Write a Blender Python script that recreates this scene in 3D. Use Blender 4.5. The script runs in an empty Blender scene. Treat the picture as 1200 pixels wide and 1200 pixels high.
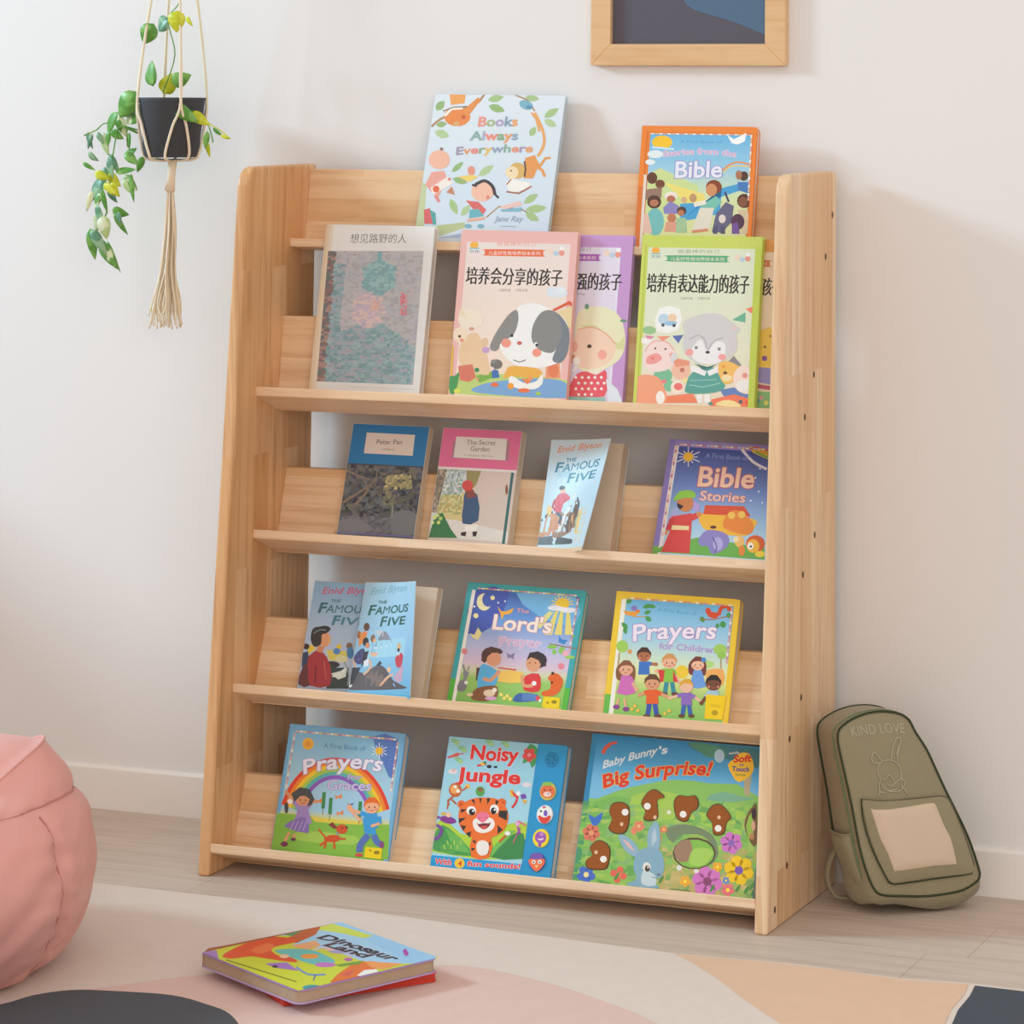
import bpy, bmesh, math, random
from mathutils import Vector, Matrix
random.seed(7)
S = bpy.context.scene
COL = S.collection

# ------------------------------------------------------------------ camera
def look_cam():
    cd = bpy.data.cameras.new('camera'); co = bpy.data.objects.new('camera', cd); COL.objects.link(co)
    r = Vector((0.93967973, 0.342032, 0.00401379)); u = Vector((0.02791976, -0.08838981, 0.9956946)); f = Vector((-0.34091419, 0.93552197, 0.09260757))
    m = Matrix.Identity(4)
    for i in range(3):
        m[i][0] = r[i]; m[i][1] = u[i]; m[i][2] = -f[i]; m[i][3] = (2.6294044, -4.8120023, 1.3001225)[i]
    co.matrix_world = m
    cd.sensor_fit = 'HORIZONTAL'; cd.sensor_width = 36.0
    cd.lens = 3534.83 * 36 / 1200
    cd.shift_x = (600 - 900.287) / 1200
    cd.shift_y = (-228.11 - 600) / 1200
    cd.clip_start = .05; cd.clip_end = 60
    S.camera = co
look_cam()
S.view_settings.view_transform = 'Standard'; S.view_settings.look = 'None'
S.view_settings.gamma = 1; S.view_settings.use_curve_mapping = False
S.view_settings.exposure = 0.0

# ------------------------------------------------------------------ light
w = bpy.data.worlds.new('world'); S.world = w; w.use_nodes = True
bg = w.node_tree.nodes['Background']; bg.inputs[0].default_value = (1.0, .92, .86, 1); bg.inputs[1].default_value = .825

def area(name, loc, target, sx, sy, power, color):
    l = bpy.data.lights.new(name, 'AREA'); l.shape = 'RECTANGLE'; l.size = sx; l.size_y = sy; l.energy = power; l.color = color
    o = bpy.data.objects.new(name, l); COL.objects.link(o); o.location = loc
    o.rotation_euler = (Vector(target) - Vector(loc)).to_track_quat('-Z', 'Y').to_euler()
    return o
area('window_light', (-4.7, -2.0, 3.2), (.3, -.2, .8), 1.0, .9, 252, (.55, .82, 1.0))
area('front_fill_light', (3.9, -5.4, 2.1), (.5, -.1, .5), 2.6, 2.2, 66, (1, .93, .87))  # added soft fill from the camera side, no window there

# ------------------------------------------------------------------ materials
def lin(c):
    if isinstance(c, str):
        c = c.lstrip('#')
        if len(c) == 3: c = ''.join(a + a for a in c)
        c = [int(c[i:i + 2], 16) / 255 for i in (0, 2, 4)]
    return tuple((x / 12.92 if x <= .04045 else ((x + .055) / 1.055) ** 2.4) for x in c[:3])
def mat(name, color, rough=.6, spec=.4, bump=None, noise=None, sheen=0, coat=0):
    m = bpy.data.materials.new(name); m.use_nodes = True; nt = m.node_tree; b = nt.nodes['Principled BSDF']
    c = (*lin(color), 1)
    b.inputs['Base Color'].default_value = c; b.inputs['Roughness'].default_value = rough
    b.inputs['Specular IOR Level'].default_value = spec
    b.inputs['Sheen Weight'].default_value = sheen; b.inputs['Coat Weight'].default_value = coat
    tc = nt.nodes.new('ShaderNodeTexCoord')
    if noise:
        sc, amt = noise[0], noise[1]
        n = nt.nodes.new('ShaderNodeTexNoise'); n.inputs['Scale'].default_value = sc; n.inputs['Detail'].default_value = 5
        nt.links.new(tc.outputs['Object'], n.inputs['Vector'])
        mx = nt.nodes.new('ShaderNodeMix'); mx.data_type = 'RGBA'
        mx.inputs['A'].default_value = tuple(x * (1 - amt) for x in c[:3]) + (1,); mx.inputs['B'].default_value = tuple(min(1, x * (1 + amt)) for x in c[:3]) + (1,)
        nt.links.new(n.outputs['Fac'], mx.inputs['Factor']); nt.links.new(mx.outputs['Result'], b.inputs['Base Color'])
    if bump:
        n = nt.nodes.new('ShaderNodeTexNoise'); n.inputs['Scale'].default_value = bump[0]; n.inputs['Detail'].default_value = 4
        nt.links.new(tc.outputs['Object'], n.inputs['Vector'])
        bn = nt.nodes.new('ShaderNodeBump'); bn.inputs['Strength'].default_value = bump[1]; bn.inputs['Distance'].default_value = bump[2]
        nt.links.new(n.outputs['Fac'], bn.inputs['Height']); nt.links.new(bn.outputs['Normal'], b.inputs['Normal'])
    return m
def wood(name, axis, ca, cb, cg, row=.052, length=.42, seed=0, rough=.42, knots=True):
    """glued-up staves: grain and staves run along axis ('X' or 'Z')"""
    m = bpy.data.materials.new(name); m.use_nodes = True; nt = m.node_tree; L = nt.links; N = nt.nodes.new; b = nt.nodes['Principled BSDF']
    tc = N('ShaderNodeTexCoord'); sep = N('ShaderNodeSeparateXYZ'); L.new(tc.outputs['Object'], sep.inputs[0])
    cmb = N('ShaderNodeCombineXYZ')
    if axis == 'X':
        ad = N('ShaderNodeMath'); ad.operation = 'ADD'; L.new(sep.outputs['Y'], ad.inputs[0]); L.new(sep.outputs['Z'], ad.inputs[1])
        L.new(sep.outputs['X'], cmb.inputs['X']); L.new(ad.outputs[0], cmb.inputs['Y'])
    else:
        ad = N('ShaderNodeMath'); ad.operation = 'ADD'; L.new(sep.outputs['Y'], ad.inputs[0]); L.new(sep.outputs['X'], ad.inputs[1])
        L.new(sep.outputs['Z'], cmb.inputs['X']); L.new(ad.outputs[0], cmb.inputs['Y'])
    off = N('ShaderNodeVectorMath'); off.operation = 'ADD'; off.inputs[1].default_value = (seed * 1.37, seed * .731, 0); L.new(cmb.outputs[0], off.inputs[0])
    br = N('ShaderNodeTexBrick'); br.offset = .37; br.inputs['Scale'].default_value = 1; br.inputs['Mortar Size'].default_value = 0.0
    br.inputs['Brick Width'].default_value = length; br.inputs['Row Height'].default_value = row
    br.inputs['Color1'].default_value = (0, 0, 0, 1); br.inputs['Color2'].default_value = (1, 1, 1, 1)
    L.new(off.outputs[0], br.inputs['Vector'])
    # grain: noise stretched along the stave, shifted per stave
    mp = N('ShaderNodeVectorMath'); mp.operation = 'MULTIPLY'; mp.inputs[1].default_value = (3.0, 60, 1); L.new(off.outputs[0], mp.inputs[0])
    sh = N('ShaderNodeVectorMath'); sh.operation = 'MULTIPLY_ADD'; sh.inputs[1].default_value = (37, 37, 37); L.new(br.outputs['Color'], sh.inputs[0]); L.new(mp.outputs[0], sh.inputs[2])
    n1 = N('ShaderNodeTexNoise'); n1.inputs['Scale'].default_value = 1; n1.inputs['Detail'].default_value = 5; n1.inputs['Roughness'].default_value = .6; n1.inputs['Distortion'].default_value = .6
    L.new(sh.outputs[0], n1.inputs['Vector'])
    mx = N('ShaderNodeMix'); mx.data_type = 'RGBA'; mx.inputs['A'].default_value = (*lin(ca), 1); mx.inputs['B'].default_value = (*lin(cb), 1)
    L.new(br.outputs['Color'], mx.inputs['Factor'])
    rp = N('ShaderNodeMapRange'); rp.inputs['From Min'].default_value = .45; rp.inputs['From Max'].default_value = .8; rp.inputs['To Max'].default_value = .85
    L.new(n1.outputs['Fac'], rp.inputs['Value'])
    m2 = N('ShaderNodeMix'); m2.data_type = 'RGBA'; L.new(rp.outputs[0], m2.inputs['Factor']); L.new(mx.outputs['Result'], m2.inputs['A']); m2.inputs['B'].default_value = (*lin(cg), 1)
    last = m2.outputs['Result']
    if knots:
        mk = N('ShaderNodeVectorMath'); mk.operation = 'MULTIPLY'; mk.inputs[1].default_value = (3.2, 9, 1); L.new(off.outputs[0], mk.inputs[0])
        vo = N('ShaderNodeTexVoronoi'); vo.inputs['Scale'].default_value = 1; vo.inputs['Randomness'].default_value = 1; L.new(mk.outputs[0], vo.inputs['Vector'])
        kr = N('ShaderNodeMapRange'); kr.inputs['From Min'].default_value = .035; kr.inputs['From Max'].default_value = .09; kr.inputs['To Min'].default_value = .8; kr.inputs['To Max'].default_value = 0
        L.new(vo.outputs['Distance'], kr.inputs['Value'])
        sp = N('ShaderNodeSeparateColor'); L.new(vo.outputs['Color'], sp.inputs[0])
        gt = N('ShaderNodeMath'); gt.operation = 'GREATER_THAN'; gt.inputs[1].default_value = .72; L.new(sp.outputs[0], gt.inputs[0])
        ml = N('ShaderNodeMath'); ml.operation = 'MULTIPLY'; L.new(gt.outputs[0], ml.inputs[0]); L.new(kr.outputs[0], ml.inputs[1])
        m3 = N('ShaderNodeMix'); m3.data_type = 'RGBA'; L.new(ml.outputs[0], m3.inputs['Factor']); L.new(last, m3.inputs['A']); m3.inputs['B'].default_value = (*lin('#7a4a2a'), 1)
        last = m3.outputs['Result']
    L.new(last, b.inputs['Base Color'])
    b.inputs['Roughness'].default_value = rough; b.inputs['Specular IOR Level'].default_value = .35
    bn = N('ShaderNodeBump'); bn.inputs['Strength'].default_value = .12; bn.inputs['Distance'].default_value = .001
    L.new(n1.outputs['Fac'], bn.inputs['Height']); L.new(bn.outputs['Normal'], b.inputs['Normal'])
    return m
def print_mat():
    m = bpy.data.materials.new('printed_cover'); m.use_nodes = True; nt = m.node_tree; b = nt.nodes['Principled BSDF']
    a = nt.nodes.new('ShaderNodeVertexColor'); a.layer_name = 'Col'
    nt.links.new(a.outputs['Color'], b.inputs['Base Color']); b.inputs['Roughness'].default_value = .38; b.inputs['Specular IOR Level'].default_value = .45
    return m
M_PRINT = print_mat()
M_FLAT = {}
def flat(color, rough=.45):
    k = (color, rough)
    if k not in M_FLAT: M_FLAT[k] = mat('board_' + color.strip('#'), color, rough)
    return M_FLAT[k]
M_PAGE = mat('page_paper', '#d9c6b0', .8, .1, noise=(60, .06))
M_PAGEW = mat('board_page_edge', '#d8d0c8', .7, .2, noise=(60, .05))
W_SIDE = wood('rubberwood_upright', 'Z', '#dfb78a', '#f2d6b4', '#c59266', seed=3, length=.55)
W_SIDE_L = wood('rubberwood_upright_shaded', 'Z', '#d49e68', '#ecc396', '#b27844', seed=9, length=.5)  # same wood for the left upright, its shade put into a darker colour
W_RAIL = wood('rubberwood_rail', 'X', '#dfb586', '#f0d2ae', '#c8966a', seed=1, row=.045, length=.5)
W_LEDGE = wood('rubberwood_ledge_lit', 'X', '#eeccA6', '#f5deC2', '#d8ae84', seed=4, row=.045, length=.6)  # paler copy of the rail wood, light on the lips put into the colour
W_FRAME = wood('oak_frame', 'X', '#ddb484', '#e6c296', '#cf9f6c', seed=5, row=.4, length=3, knots=False)

# ------------------------------------------------------------------ object helpers
def tag(o, label=None, cat=None, group=None, kind=None):
    if label: o['label'] = label
    if cat: o['category'] = cat
    if group: o['group'] = group
    if kind: o['kind'] = kind
    return o
def empty(name, loc=(0, 0, 0), mw=None):
    o = bpy.data.objects.new(name, None); COL.objects.link(o); o.empty_display_size = .05
    if mw is not None: o.matrix_world = mw
    else: o.location = loc
    return o
def mesh_obj(name, me, m=None, parent=None, smooth=False):
    o = bpy.data.objects.new(name, me); COL.objects.link(o)
    if m is not None and not me.materials: me.materials.append(m)
    if parent is not None: o.parent = parent
    if smooth:
        for p in me.polygons: p.use_smooth = True
    return o
def from_bm(name, bm, m=None, parent=None, smooth=False):
    me = bpy.data.meshes.new(name); bmesh.ops.recalc_face_normals(bm, faces=bm.faces); bm.to_mesh(me); bm.free()
    return mesh_obj(name, me, m, parent, smooth)
def box_bm(bm, x0, x1, y0, y1, z0, z1):
    vs = [bm.verts.new((x, y, z)) for x in (x0, x1) for y in (y0, y1) for z in (z0, z1)]
    for f in ((0, 1, 3, 2), (4, 6, 7, 5), (0, 4, 5, 1), (2, 3, 7, 6), (0, 2, 6, 4), (1, 5, 7, 3)): bm.faces.new([vs[i] for i in f])
    return vs
def box(name, x0, x1, y0, y1, z0, z1, m, parent=None, bev=0, seg=2):
    bm = bmesh.new(); box_bm(bm, x0, x1, y0, y1, z0, z1)
    if bev: bmesh.ops.bevel(bm, geom=list(bm.edges), offset=bev, segments=seg, profile=.5, affect='EDGES')
    return from_bm(name, bm, m, parent)
def prism(name, prof, a0, a1, axis, m, parent=None, bev=0, seg=2, smooth=False):
    """extrude 2-D profile; axis 'X': prof=(y,z); 'Y': (x,z); 'Z': (x,y)"""
    bm = bmesh.new()
    def P(p, a): return {'X': (a, p[0], p[1]), 'Y': (p[0], a, p[1]), 'Z': (p[0], p[1], a)}[axis]
    A = [bm.verts.new(P(p, a0)) for p in prof]; B = [bm.verts.new(P(p, a1)) for p in prof]; n = len(prof)
    bm.faces.new(A); bm.faces.new(B[::-1])
    for i in range(n): bm.faces.new((A[i], B[i], B[(i + 1) % n], A[(i + 1) % n]))
    bmesh.ops.recalc_face_normals(bm, faces=bm.faces)
    if bev: bmesh.ops.bevel(bm, geom=[e for e in bm.edges if len(e.link_faces) == 2 and e.calc_face_angle(0) > .5], offset=bev, segments=seg, profile=.5, affect='EDGES', clamp_overlap=True)
    return from_bm(name, bm, m, parent, smooth)
def tube_bm(bm, pts, rad, seg=8, cap=True):
    pts = [Vector(p) for p in pts]; rings = []; n = len(pts)
    prev = None
    for i, p in enumerate(pts):
        d = (pts[min(i + 1, n - 1)] - pts[max(i - 1, 0)]).normalized()
        if prev is None: a = d.orthogonal().normalized()
        else: a = (prev - d * prev.dot(d)).normalized()
        prev = a; b = d.cross(a); r = rad[i] if isinstance(rad, (list, tuple)) else rad
        rings.append([bm.verts.new(p + (a * math.cos(t) + b * math.sin(t)) * r) for t in [2 * math.pi * k / seg for k in range(seg)]])
    for A, B in zip(rings, rings[1:]):
        for k in range(seg): bm.faces.new((A[k], A[(k + 1) % seg], B[(k + 1) % seg], B[k]))
    if cap: bm.faces.new(rings[0][::-1]); bm.faces.new(rings[-1])
def tube(name, pts, rad, m, parent=None, seg=8):
    bm = bmesh.new(); tube_bm(bm, pts, rad, seg); return from_bm(name, bm, m, parent, True)
def spline(pts, n=6, closed=False):
    """Catmull-Rom through points (tuples of any size)"""
    out = []; N = len(pts); D = len(pts[0])
    rng = range(N if closed else N - 1)
    for i in rng:
        g = (lambda k: pts[k % N]) if closed else (lambda k: pts[max(0, min(N - 1, k))])
        p0, p1, p2, p3 = g(i - 1), g(i), g(i + 1), g(i + 2)
        for j in range(n):
            t = j / n
            out.append(tuple(.5 * (2 * p1[d] + (p2[d] - p0[d]) * t + (2 * p0[d] - 5 * p1[d] + 4 * p2[d] - p3[d]) * t * t + (3 * p1[d] - p0[d] - 3 * p2[d] + p3[d]) * t ** 3) for d in range(D)))
    if not closed: out.append(tuple(pts[-1]))
    return out
BK = {
 'A_books_always': dict(q=[0.25139, 0.25129, 0.26566, 0.28365, -0.00474, -0.00074, -0.07087, 1.02847], t=0.01, H=[0.0017861104, 0.00026426901, -0.9404335, 4.7532732e-05, -0.0016346396, 0.44070674, 0.00011425489, 0.00012665243]),
 'B_bible': dict(q=[0.65879, 0.21012, 0.20793, 0.14961, -0.00306, 0.00053, -0.05783, 1.02623], t=0.014, H=[0.0017229558, 0.0001165281, -1.3139329, 4.3162101e-05, -0.0015845668, 0.42888554, 0.00011342779, 7.9347956e-05]),
 'C_portrait': dict(q=[0.0964, 0.20999, 0.29804, 0.18836, 0.00057, 0.00065, -0.15406, 0.7646], t=0.016, H=[0.0017779354, 0.00018937667, -0.72985374, 6.7329135e-05, -0.0015573251, 0.70157334, 0.00011347531, 9.2671609e-05]),
 'D_fox': dict(q=[0.3627, 0.21693, 0.29143, 0.1651, 0.00095, 0.00065, -0.15761, 0.76611], t=0.011, H=[0.0017411897, 0.00014612789, -0.98184554, 6.6169897e-05, -0.0015484933, 0.69699078, 0.00011341637, 8.4643444e-05]),
 'F_green': dict(q=[0.69876, 0.2136, 0.28963, 0.14919, 0.00533, 0.00104, -0.15553, 0.76523], t=0.011, H=[0.0016999572, 0.00010039721, -1.3081827, 5.8581846e-05, -0.0015446437, 0.70186359, 0.00011322929, 7.91819e-05]),
 'H_pan': dict(q=[0.14856, 0.14605, 0.2036, 0.30115, 0.00206, 0.0007, -0.14439, 0.522], t=0.016, H=[0.0018254924, 0.00028040142, -0.89556739, 9.5807733e-05, -0.0016043876, 0.98277006, 0.00011373451, 0.00013297469]),
 'I_secret': dict(q=[0.32278, 0.14753, 0.20219, 0.2936, 0.00146, 0.00058, -0.14721, 0.52319], t=0.02, H=[0.0018022509, 0.00025196756, -1.0629118, 9.6567454e-05, -0.0015990948, 0.97859748, 0.00011376157, 0.00013020041]),
 'J_ff1': dict(q=[0.52825, 0.13161, 0.18871, 0.30649, -0.00108, -1e-05, -0.15425, 0.52617], t=0.026, H=[0.0017809989, 0.00023962207, -1.2750742, 0.0001014005, -0.0016033992, 0.97663579, 0.00011402458, 0.00013501254]),
 'K_stories': dict(q=[0.73299, 0.20172, 0.20245, 0.37317, -0.01707, -0.00274, -0.15462, 0.52633], t=0.018, H=[0.001781271, 0.00028795962, -1.5475543, 0.00013340522, -0.0016423841, 0.97747604, 0.00011528087, 0.00016068295]),
 'M_ff3': dict(q=[0.22154, 0.13605, 0.18537, 0.31107, -0.00416, -0.00102, -0.22958, 0.28797], t=0.022, H=[0.0018186627, 0.0002905675, -0.97757006, 0.00013616373, -0.0015715508, 1.2258381, 0.00011443532, 0.00013680049]),
 'N_lord': dict(q=[0.3938, 0.21677, 0.20409, 0.3948, -0.00468, -0.00122, -0.21247, 0.28072], t=0.014, H=[0.0018411717, 0.00033929005, -1.2421319, 0.00014266414, -0.0016315782, 1.2751358, 0.00011473923, 0.00016907711]),
 'O_children': dict(q=[0.66923, 0.21753, 0.20434, 0.28147, -0.00293, -9e-05, -0.20309, 0.27675], t=0.018, H=[0.0017639319, 0.00020544152, -1.4171908, 0.00013345284, -0.0015649935, 1.2260567, 0.0001139927, 0.00012580597]),
 'P_rainbow': dict(q=[0.10222, 0.21713, 0.20833, 0.29045, -0.00064, 3e-05, -0.26591, 0.02989], t=0.018, H=[0.0018358163, 0.00028120785, -0.86286729, 0.00015917893, -0.0015405479, 1.4913072, 0.00011397045, 0.00012908409]),
 'Q_noisy': dict(q=[0.3965, 0.21416, 0.20967, 0.32535, -0.00052, -7e-05, -0.26991, 0.03158], t=0.018, H=[0.0018184641, 0.00027160785, -1.1917936, 0.0001607454, -0.0015583985, 1.5078381, 0.00011409914, 0.00014206887]),
 'R_bunny': dict(q=[0.65043, 0.30632, 0.23256, 0.35116, 0.0028, 0.00043, -0.2747, 0.03361], t=0.02, H=[0.0018008747, 0.00024904968, -1.4646896, 0.00015585243, -0.001573101, 1.525368, 0.0001139705, 0.00015183248]),
 'E_purple': dict(q=[0.45833, 0.21689, 0.29148, 0.19688, 0.00732, 0.00103, -0.15048, 0.7631], t=0.011, H=[0.0017399156, 0.00015146085, -1.0933262, 5.5842368e-05, -0.001562353, 0.71217771, 0.0001133439, 9.5609399e-05]),
 'L_ff2': dict(q=[0.11376, 0.13816, 0.18779, 0.32093, -0.00255, -0.00037, -0.20948, 0.27946], t=0.02, H=[0.0018416764, 0.00031131418, -0.89175546, 0.00013453515, -0.0015842133, 1.2417576, 0.00011420404, 0.00014043318]),
 'G_peach': dict(q=[0.7634, 0.2136, 0.28963, 0.14919, 0.00533, 0.00104, -0.14303, 0.76023], t=0.011, H=[0.0016967617, 9.5134504e-05, -1.3818135, 5.9189193e-05, -0.0015486304, 0.70774074, 0.00011322929, 7.91819e-05]),
}
BAG=dict(o=[1.11126, -0.18603, 0.00398],r=[0.76285, 0.625047, 0.165457],u=[-0.182613, -0.037201, 0.982481],n=[0.620251, -0.779701, 0.085763],w=0.1800,h=0.2738,d=0.0955,H=[0.0013308595, -0.00024024756, -1.089705, -0.00033415453, -0.001200864, 1.629279, -8.738573e-05, 4.7386756e-05])
FB=dict(o=[0.3115, -0.8391, 0.0405],ang=-27.5,w=0.250,h=0.243,H=[-0.0086465398, -0.039241209, 45.860632, -0.0097146789, 0.024434937, -24.983607, 4.154588e-05, -0.010306213])

# ------------------------------------------------------------------ room
YW = .024
M_WALL = mat('white_paint', '#e9e7e6', .85, .2, bump=(180, .05, .0005), noise=(1.2, .012))
M_TRIM = mat('trim_paint', '#efebe7', .55, .3)
M_PLANK = wood('pale_oak_plank', 'X', '#c6b5a6', '#cebeaf', '#b09d8d', row=.5, length=40, seed=2, rough=.5, knots=False)
tag(box('wall_back', -1.45, 4.4, YW, YW + .12, 0, 3.1, M_WALL), 'plain off-white painted wall behind the bookcase', 'wall', kind='structure')
WL = -1.45
wl = empty('shading_wall_left', (WL, -1.4, 0)); tag(wl, 'unseen off-white side wall with a tall window opening, added to shade the lower left', 'wall', kind='structure')  # out of view, added so its sill keeps window light off the lower left
for i, (y0, y1, z0, z1) in enumerate(((YW, -.05, 0, 3.1), (-2.6, -5.0, 0, 3.1), (-.05, -2.6, 0, .97), (-.05, -2.6, 2.95, 3.1))):
    o = box('wall_section', -.12, 0, min(y0, y1) + 1.4, max(y0, y1) + 1.4, z0, z1, M_WALL, wl)
wn = empty('window_1', (WL - .06, -1.325, .97)); tag(wn, 'white window frame in the added side wall', 'window', kind='structure')
for (y0, y1, z0, z1) in ((-1.275, -1.235, 0, 1.98), (1.235, 1.275, 0, 1.98), (-1.235, 1.235, 0, .04), (-1.235, 1.235, 1.94, 1.98)):
    box('window_frame', -.03, .03, y0, y1, z0, z1, M_TRIM, wn)
bb = bmesh.new()
prof = [(YW + .001, -.001), (YW - .0105, -.001), (YW - .0105, .071), (YW - .006, .0755), (YW + .001, .0755)]
tag(prism('baseboard_back', prof, -1.449, 4.4, 'X', M_TRIM, bev=.0008, seg=1), 'low white baseboard along the foot of the wall', 'baseboard', kind='structure')
fl = empty('floor', (0, 0, 0)); tag(fl, 'pale greige wooden plank floor', 'floor', kind='structure')
sub = box('subfloor', -1.45, 4.4, -5.6, YW, -.03, -.006, mat('subfloor_dark', '#8f7c6c', .8), fl)
rr = random.Random(5); pm = {}
y = YW - .0105; row = 0
while y > -2.6:
    x = -1.45 + rr.random() * -1.2
    while x < 4.4:
        Lk = 1.22
        x0, x1 = max(x, -1.45), min(x + Lk, 4.4)
        if x1 - x0 > .05:
            o = box('plank', x0 + .0002, x1 - .0002, y - .17 + .0002, y - .0002, -.006, 0, M_PLANK, fl, bev=.0005, seg=1)
        x += Lk
    y -= .17; row += 1

# ------------------------------------------------------------------ bookcase
BW, BH, DB, DT, TH = 1.0003, 1.1589, .3267, .2397, .022
bc = empty('bookcase', (BW / 2, -DB / 2, 0))
tag(bc, 'light rubberwood front-display bookcase with five tilted ledges against the wall', 'bookcase')
def add(o, parent=bc):
    o.parent = parent; o.matrix_parent_inverse = parent.matrix_world.inverted() if parent.type == 'EMPTY' and False else Matrix.Translation(-parent.location)
    return o
def side(name, x0, m):
    rad = .032; pr = [(0, 0), (-DB, 0)]
    dy = (DB - DT) / BH
    # front edge slopes back, top front corner rounded
    c = (-DT + rad - rad * dy * .0, BH - rad)
    pr.append((-(DB - dy * (BH - rad)), BH - rad))
    for k in range(1, 8):
        a = math.radians(180 - 90 * k / 8)
        pr.append((-DT - dy * rad * .5 + rad + rad * math.cos(a), BH - rad + rad * math.sin(a)))
    pr += [(-DT + rad, BH), (0, BH)]
    return add(prism(name, pr, x0, x0 + TH, 'X', m, bev=.0045, seg=3))
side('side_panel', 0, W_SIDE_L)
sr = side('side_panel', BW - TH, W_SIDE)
ROW = [ # lip depth, lip z, tilt, rail top (y,z), rail lean deg, lip thickness
    (.0920, 1.0316, .17, (-.024, 1.150), 7.2, .0145),
    (.2018, .7855, .40, (-.1112, .8985), 6.0, .0155),
    (.2009, .5456, .40, (-.0907, .6374), 13.8, .0150),
    (.2600, .3005, .40, (-.1502, .3911), 19.0, .0155),
    (.3222, .0530, .40, (-.2122, .1431), 18.6, .0150)]
X0, X1 = TH - .0005, BW - TH + .0005
for (l, z, tau, (yt, zt), lean, t) in ROW:
    tn, ta = math.tan(math.radians(lean)), math.tan(tau)
    # rail front line y = yt - (zt - zz)*tn ; ledge top line zz = z - (y + l)*ta
    yj = (yt - (zt - z + l * ta) * tn) / (1 - tn * ta) if True else 0
    # solve y = yt - (zt - (z - (y+l)*ta))*tn
    yj = (yt - zt * tn + (z - l * ta) * tn) / (1 + ta * tn)
    zj = z - (yj + l) * ta
    prof = [(-l, z), (-l, z - t), (yj, zj - t), (yj, zj)]
    add(prism('ledge', prof, X0, X1, 'X', W_LEDGE, bev=.0015))
    rt = .016; zb = zj - t
    yb = yt - (zt - zb) * tn
    if lean < 8 and l < .1:
        prof = [(yt, zt), (yb, zb), (yb + rt, zb), (yt + rt, zt)]
    else:
        prof = [(yt, zt), (yb, zb), (yb + rt, zb), (yt + rt, zt)]
    add(prism('back_rail', prof, X0, X1, 'X', W_RAIL, bev=.002))
M_BOLT = mat('dark_bolt', '#5a3d28', .5)
for (yy, zz) in ((-.022, 1.087), (-.056, 1.02), (-.114, .833), (-.158, .769), (-.108, .576), (-.165, .521), (-.172, .33), (-.226, .276), (-.237, .085), (-.292, .031)):
    for xs, dx in ((BW, -.001), ):
        bm = bmesh.new(); bmesh.ops.create_cone(bm, cap_ends=True, segments=12, radius1=.0042, radius2=.0042, depth=.002)
        for v in bm.verts: v.co = Vector((v.co.z + xs - .0006, v.co.x + yy, v.co.y * 1.3 + zz))
        add(from_bm('bolt', bm, M_BOLT))

# ------------------------------------------------------------------ printed covers
_gl = {}
def _mesh_of(body, off):
    cu = bpy.data.curves.new('glyph', 'FONT'); cu.body = body; cu.size = 1; cu.offset = off; cu.resolution_u = 3
    o = bpy.data.objects.new('glyph', cu); COL.objects.link(o)
    dg = bpy.context.evaluated_depsgraph_get(); me = bpy.data.meshes.new_from_object(o.evaluated_get(dg))
    V = [(v.co.x, v.co.y) for v in me.vertices]; F = [tuple(p.vertices) for p in me.polygons]
    bpy.data.meshes.remove(me); bpy.data.objects.remove(o); bpy.data.curves.remove(cu)
    return V, F
def glyph(c, off):
    if ord(c) > 0x2000 or c == 'M': off = 0
    if (c, off) not in _gl: _gl[(c, off)] = _mesh_of(c, off)
    return _gl[(c, off)]
def adv(c):
    k = ('adv', c)
    if k not in _gl:
        W = lambda s: max(v[0] for v in _mesh_of(s, 0)[0])
        _gl[k] = W('|' + c + '|') - W('||')
    return _gl[k]
def clip(poly, box_):
    x0, x1, y0, y1 = box_
    for ax, lim, sg in ((0, x0, 1), (0, x1, -1), (1, y0, 1), (1, y1, -1)):
        out = []; n = len(poly)
        for i in range(n):
            a, b = poly[i], poly[(i + 1) % n]; da, db = (a[ax] - lim) * sg, (b[ax] - lim) * sg
            if da >= 0: out.append(a)
            if (da >= 0) != (db >= 0):
                t = da / (da - db); out.append((a[0] + (b[0] - a[0]) * t, a[1] + (b[1] - a[1]) * t))
        poly = out
        if len(poly) < 3: return []
    return poly
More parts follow.
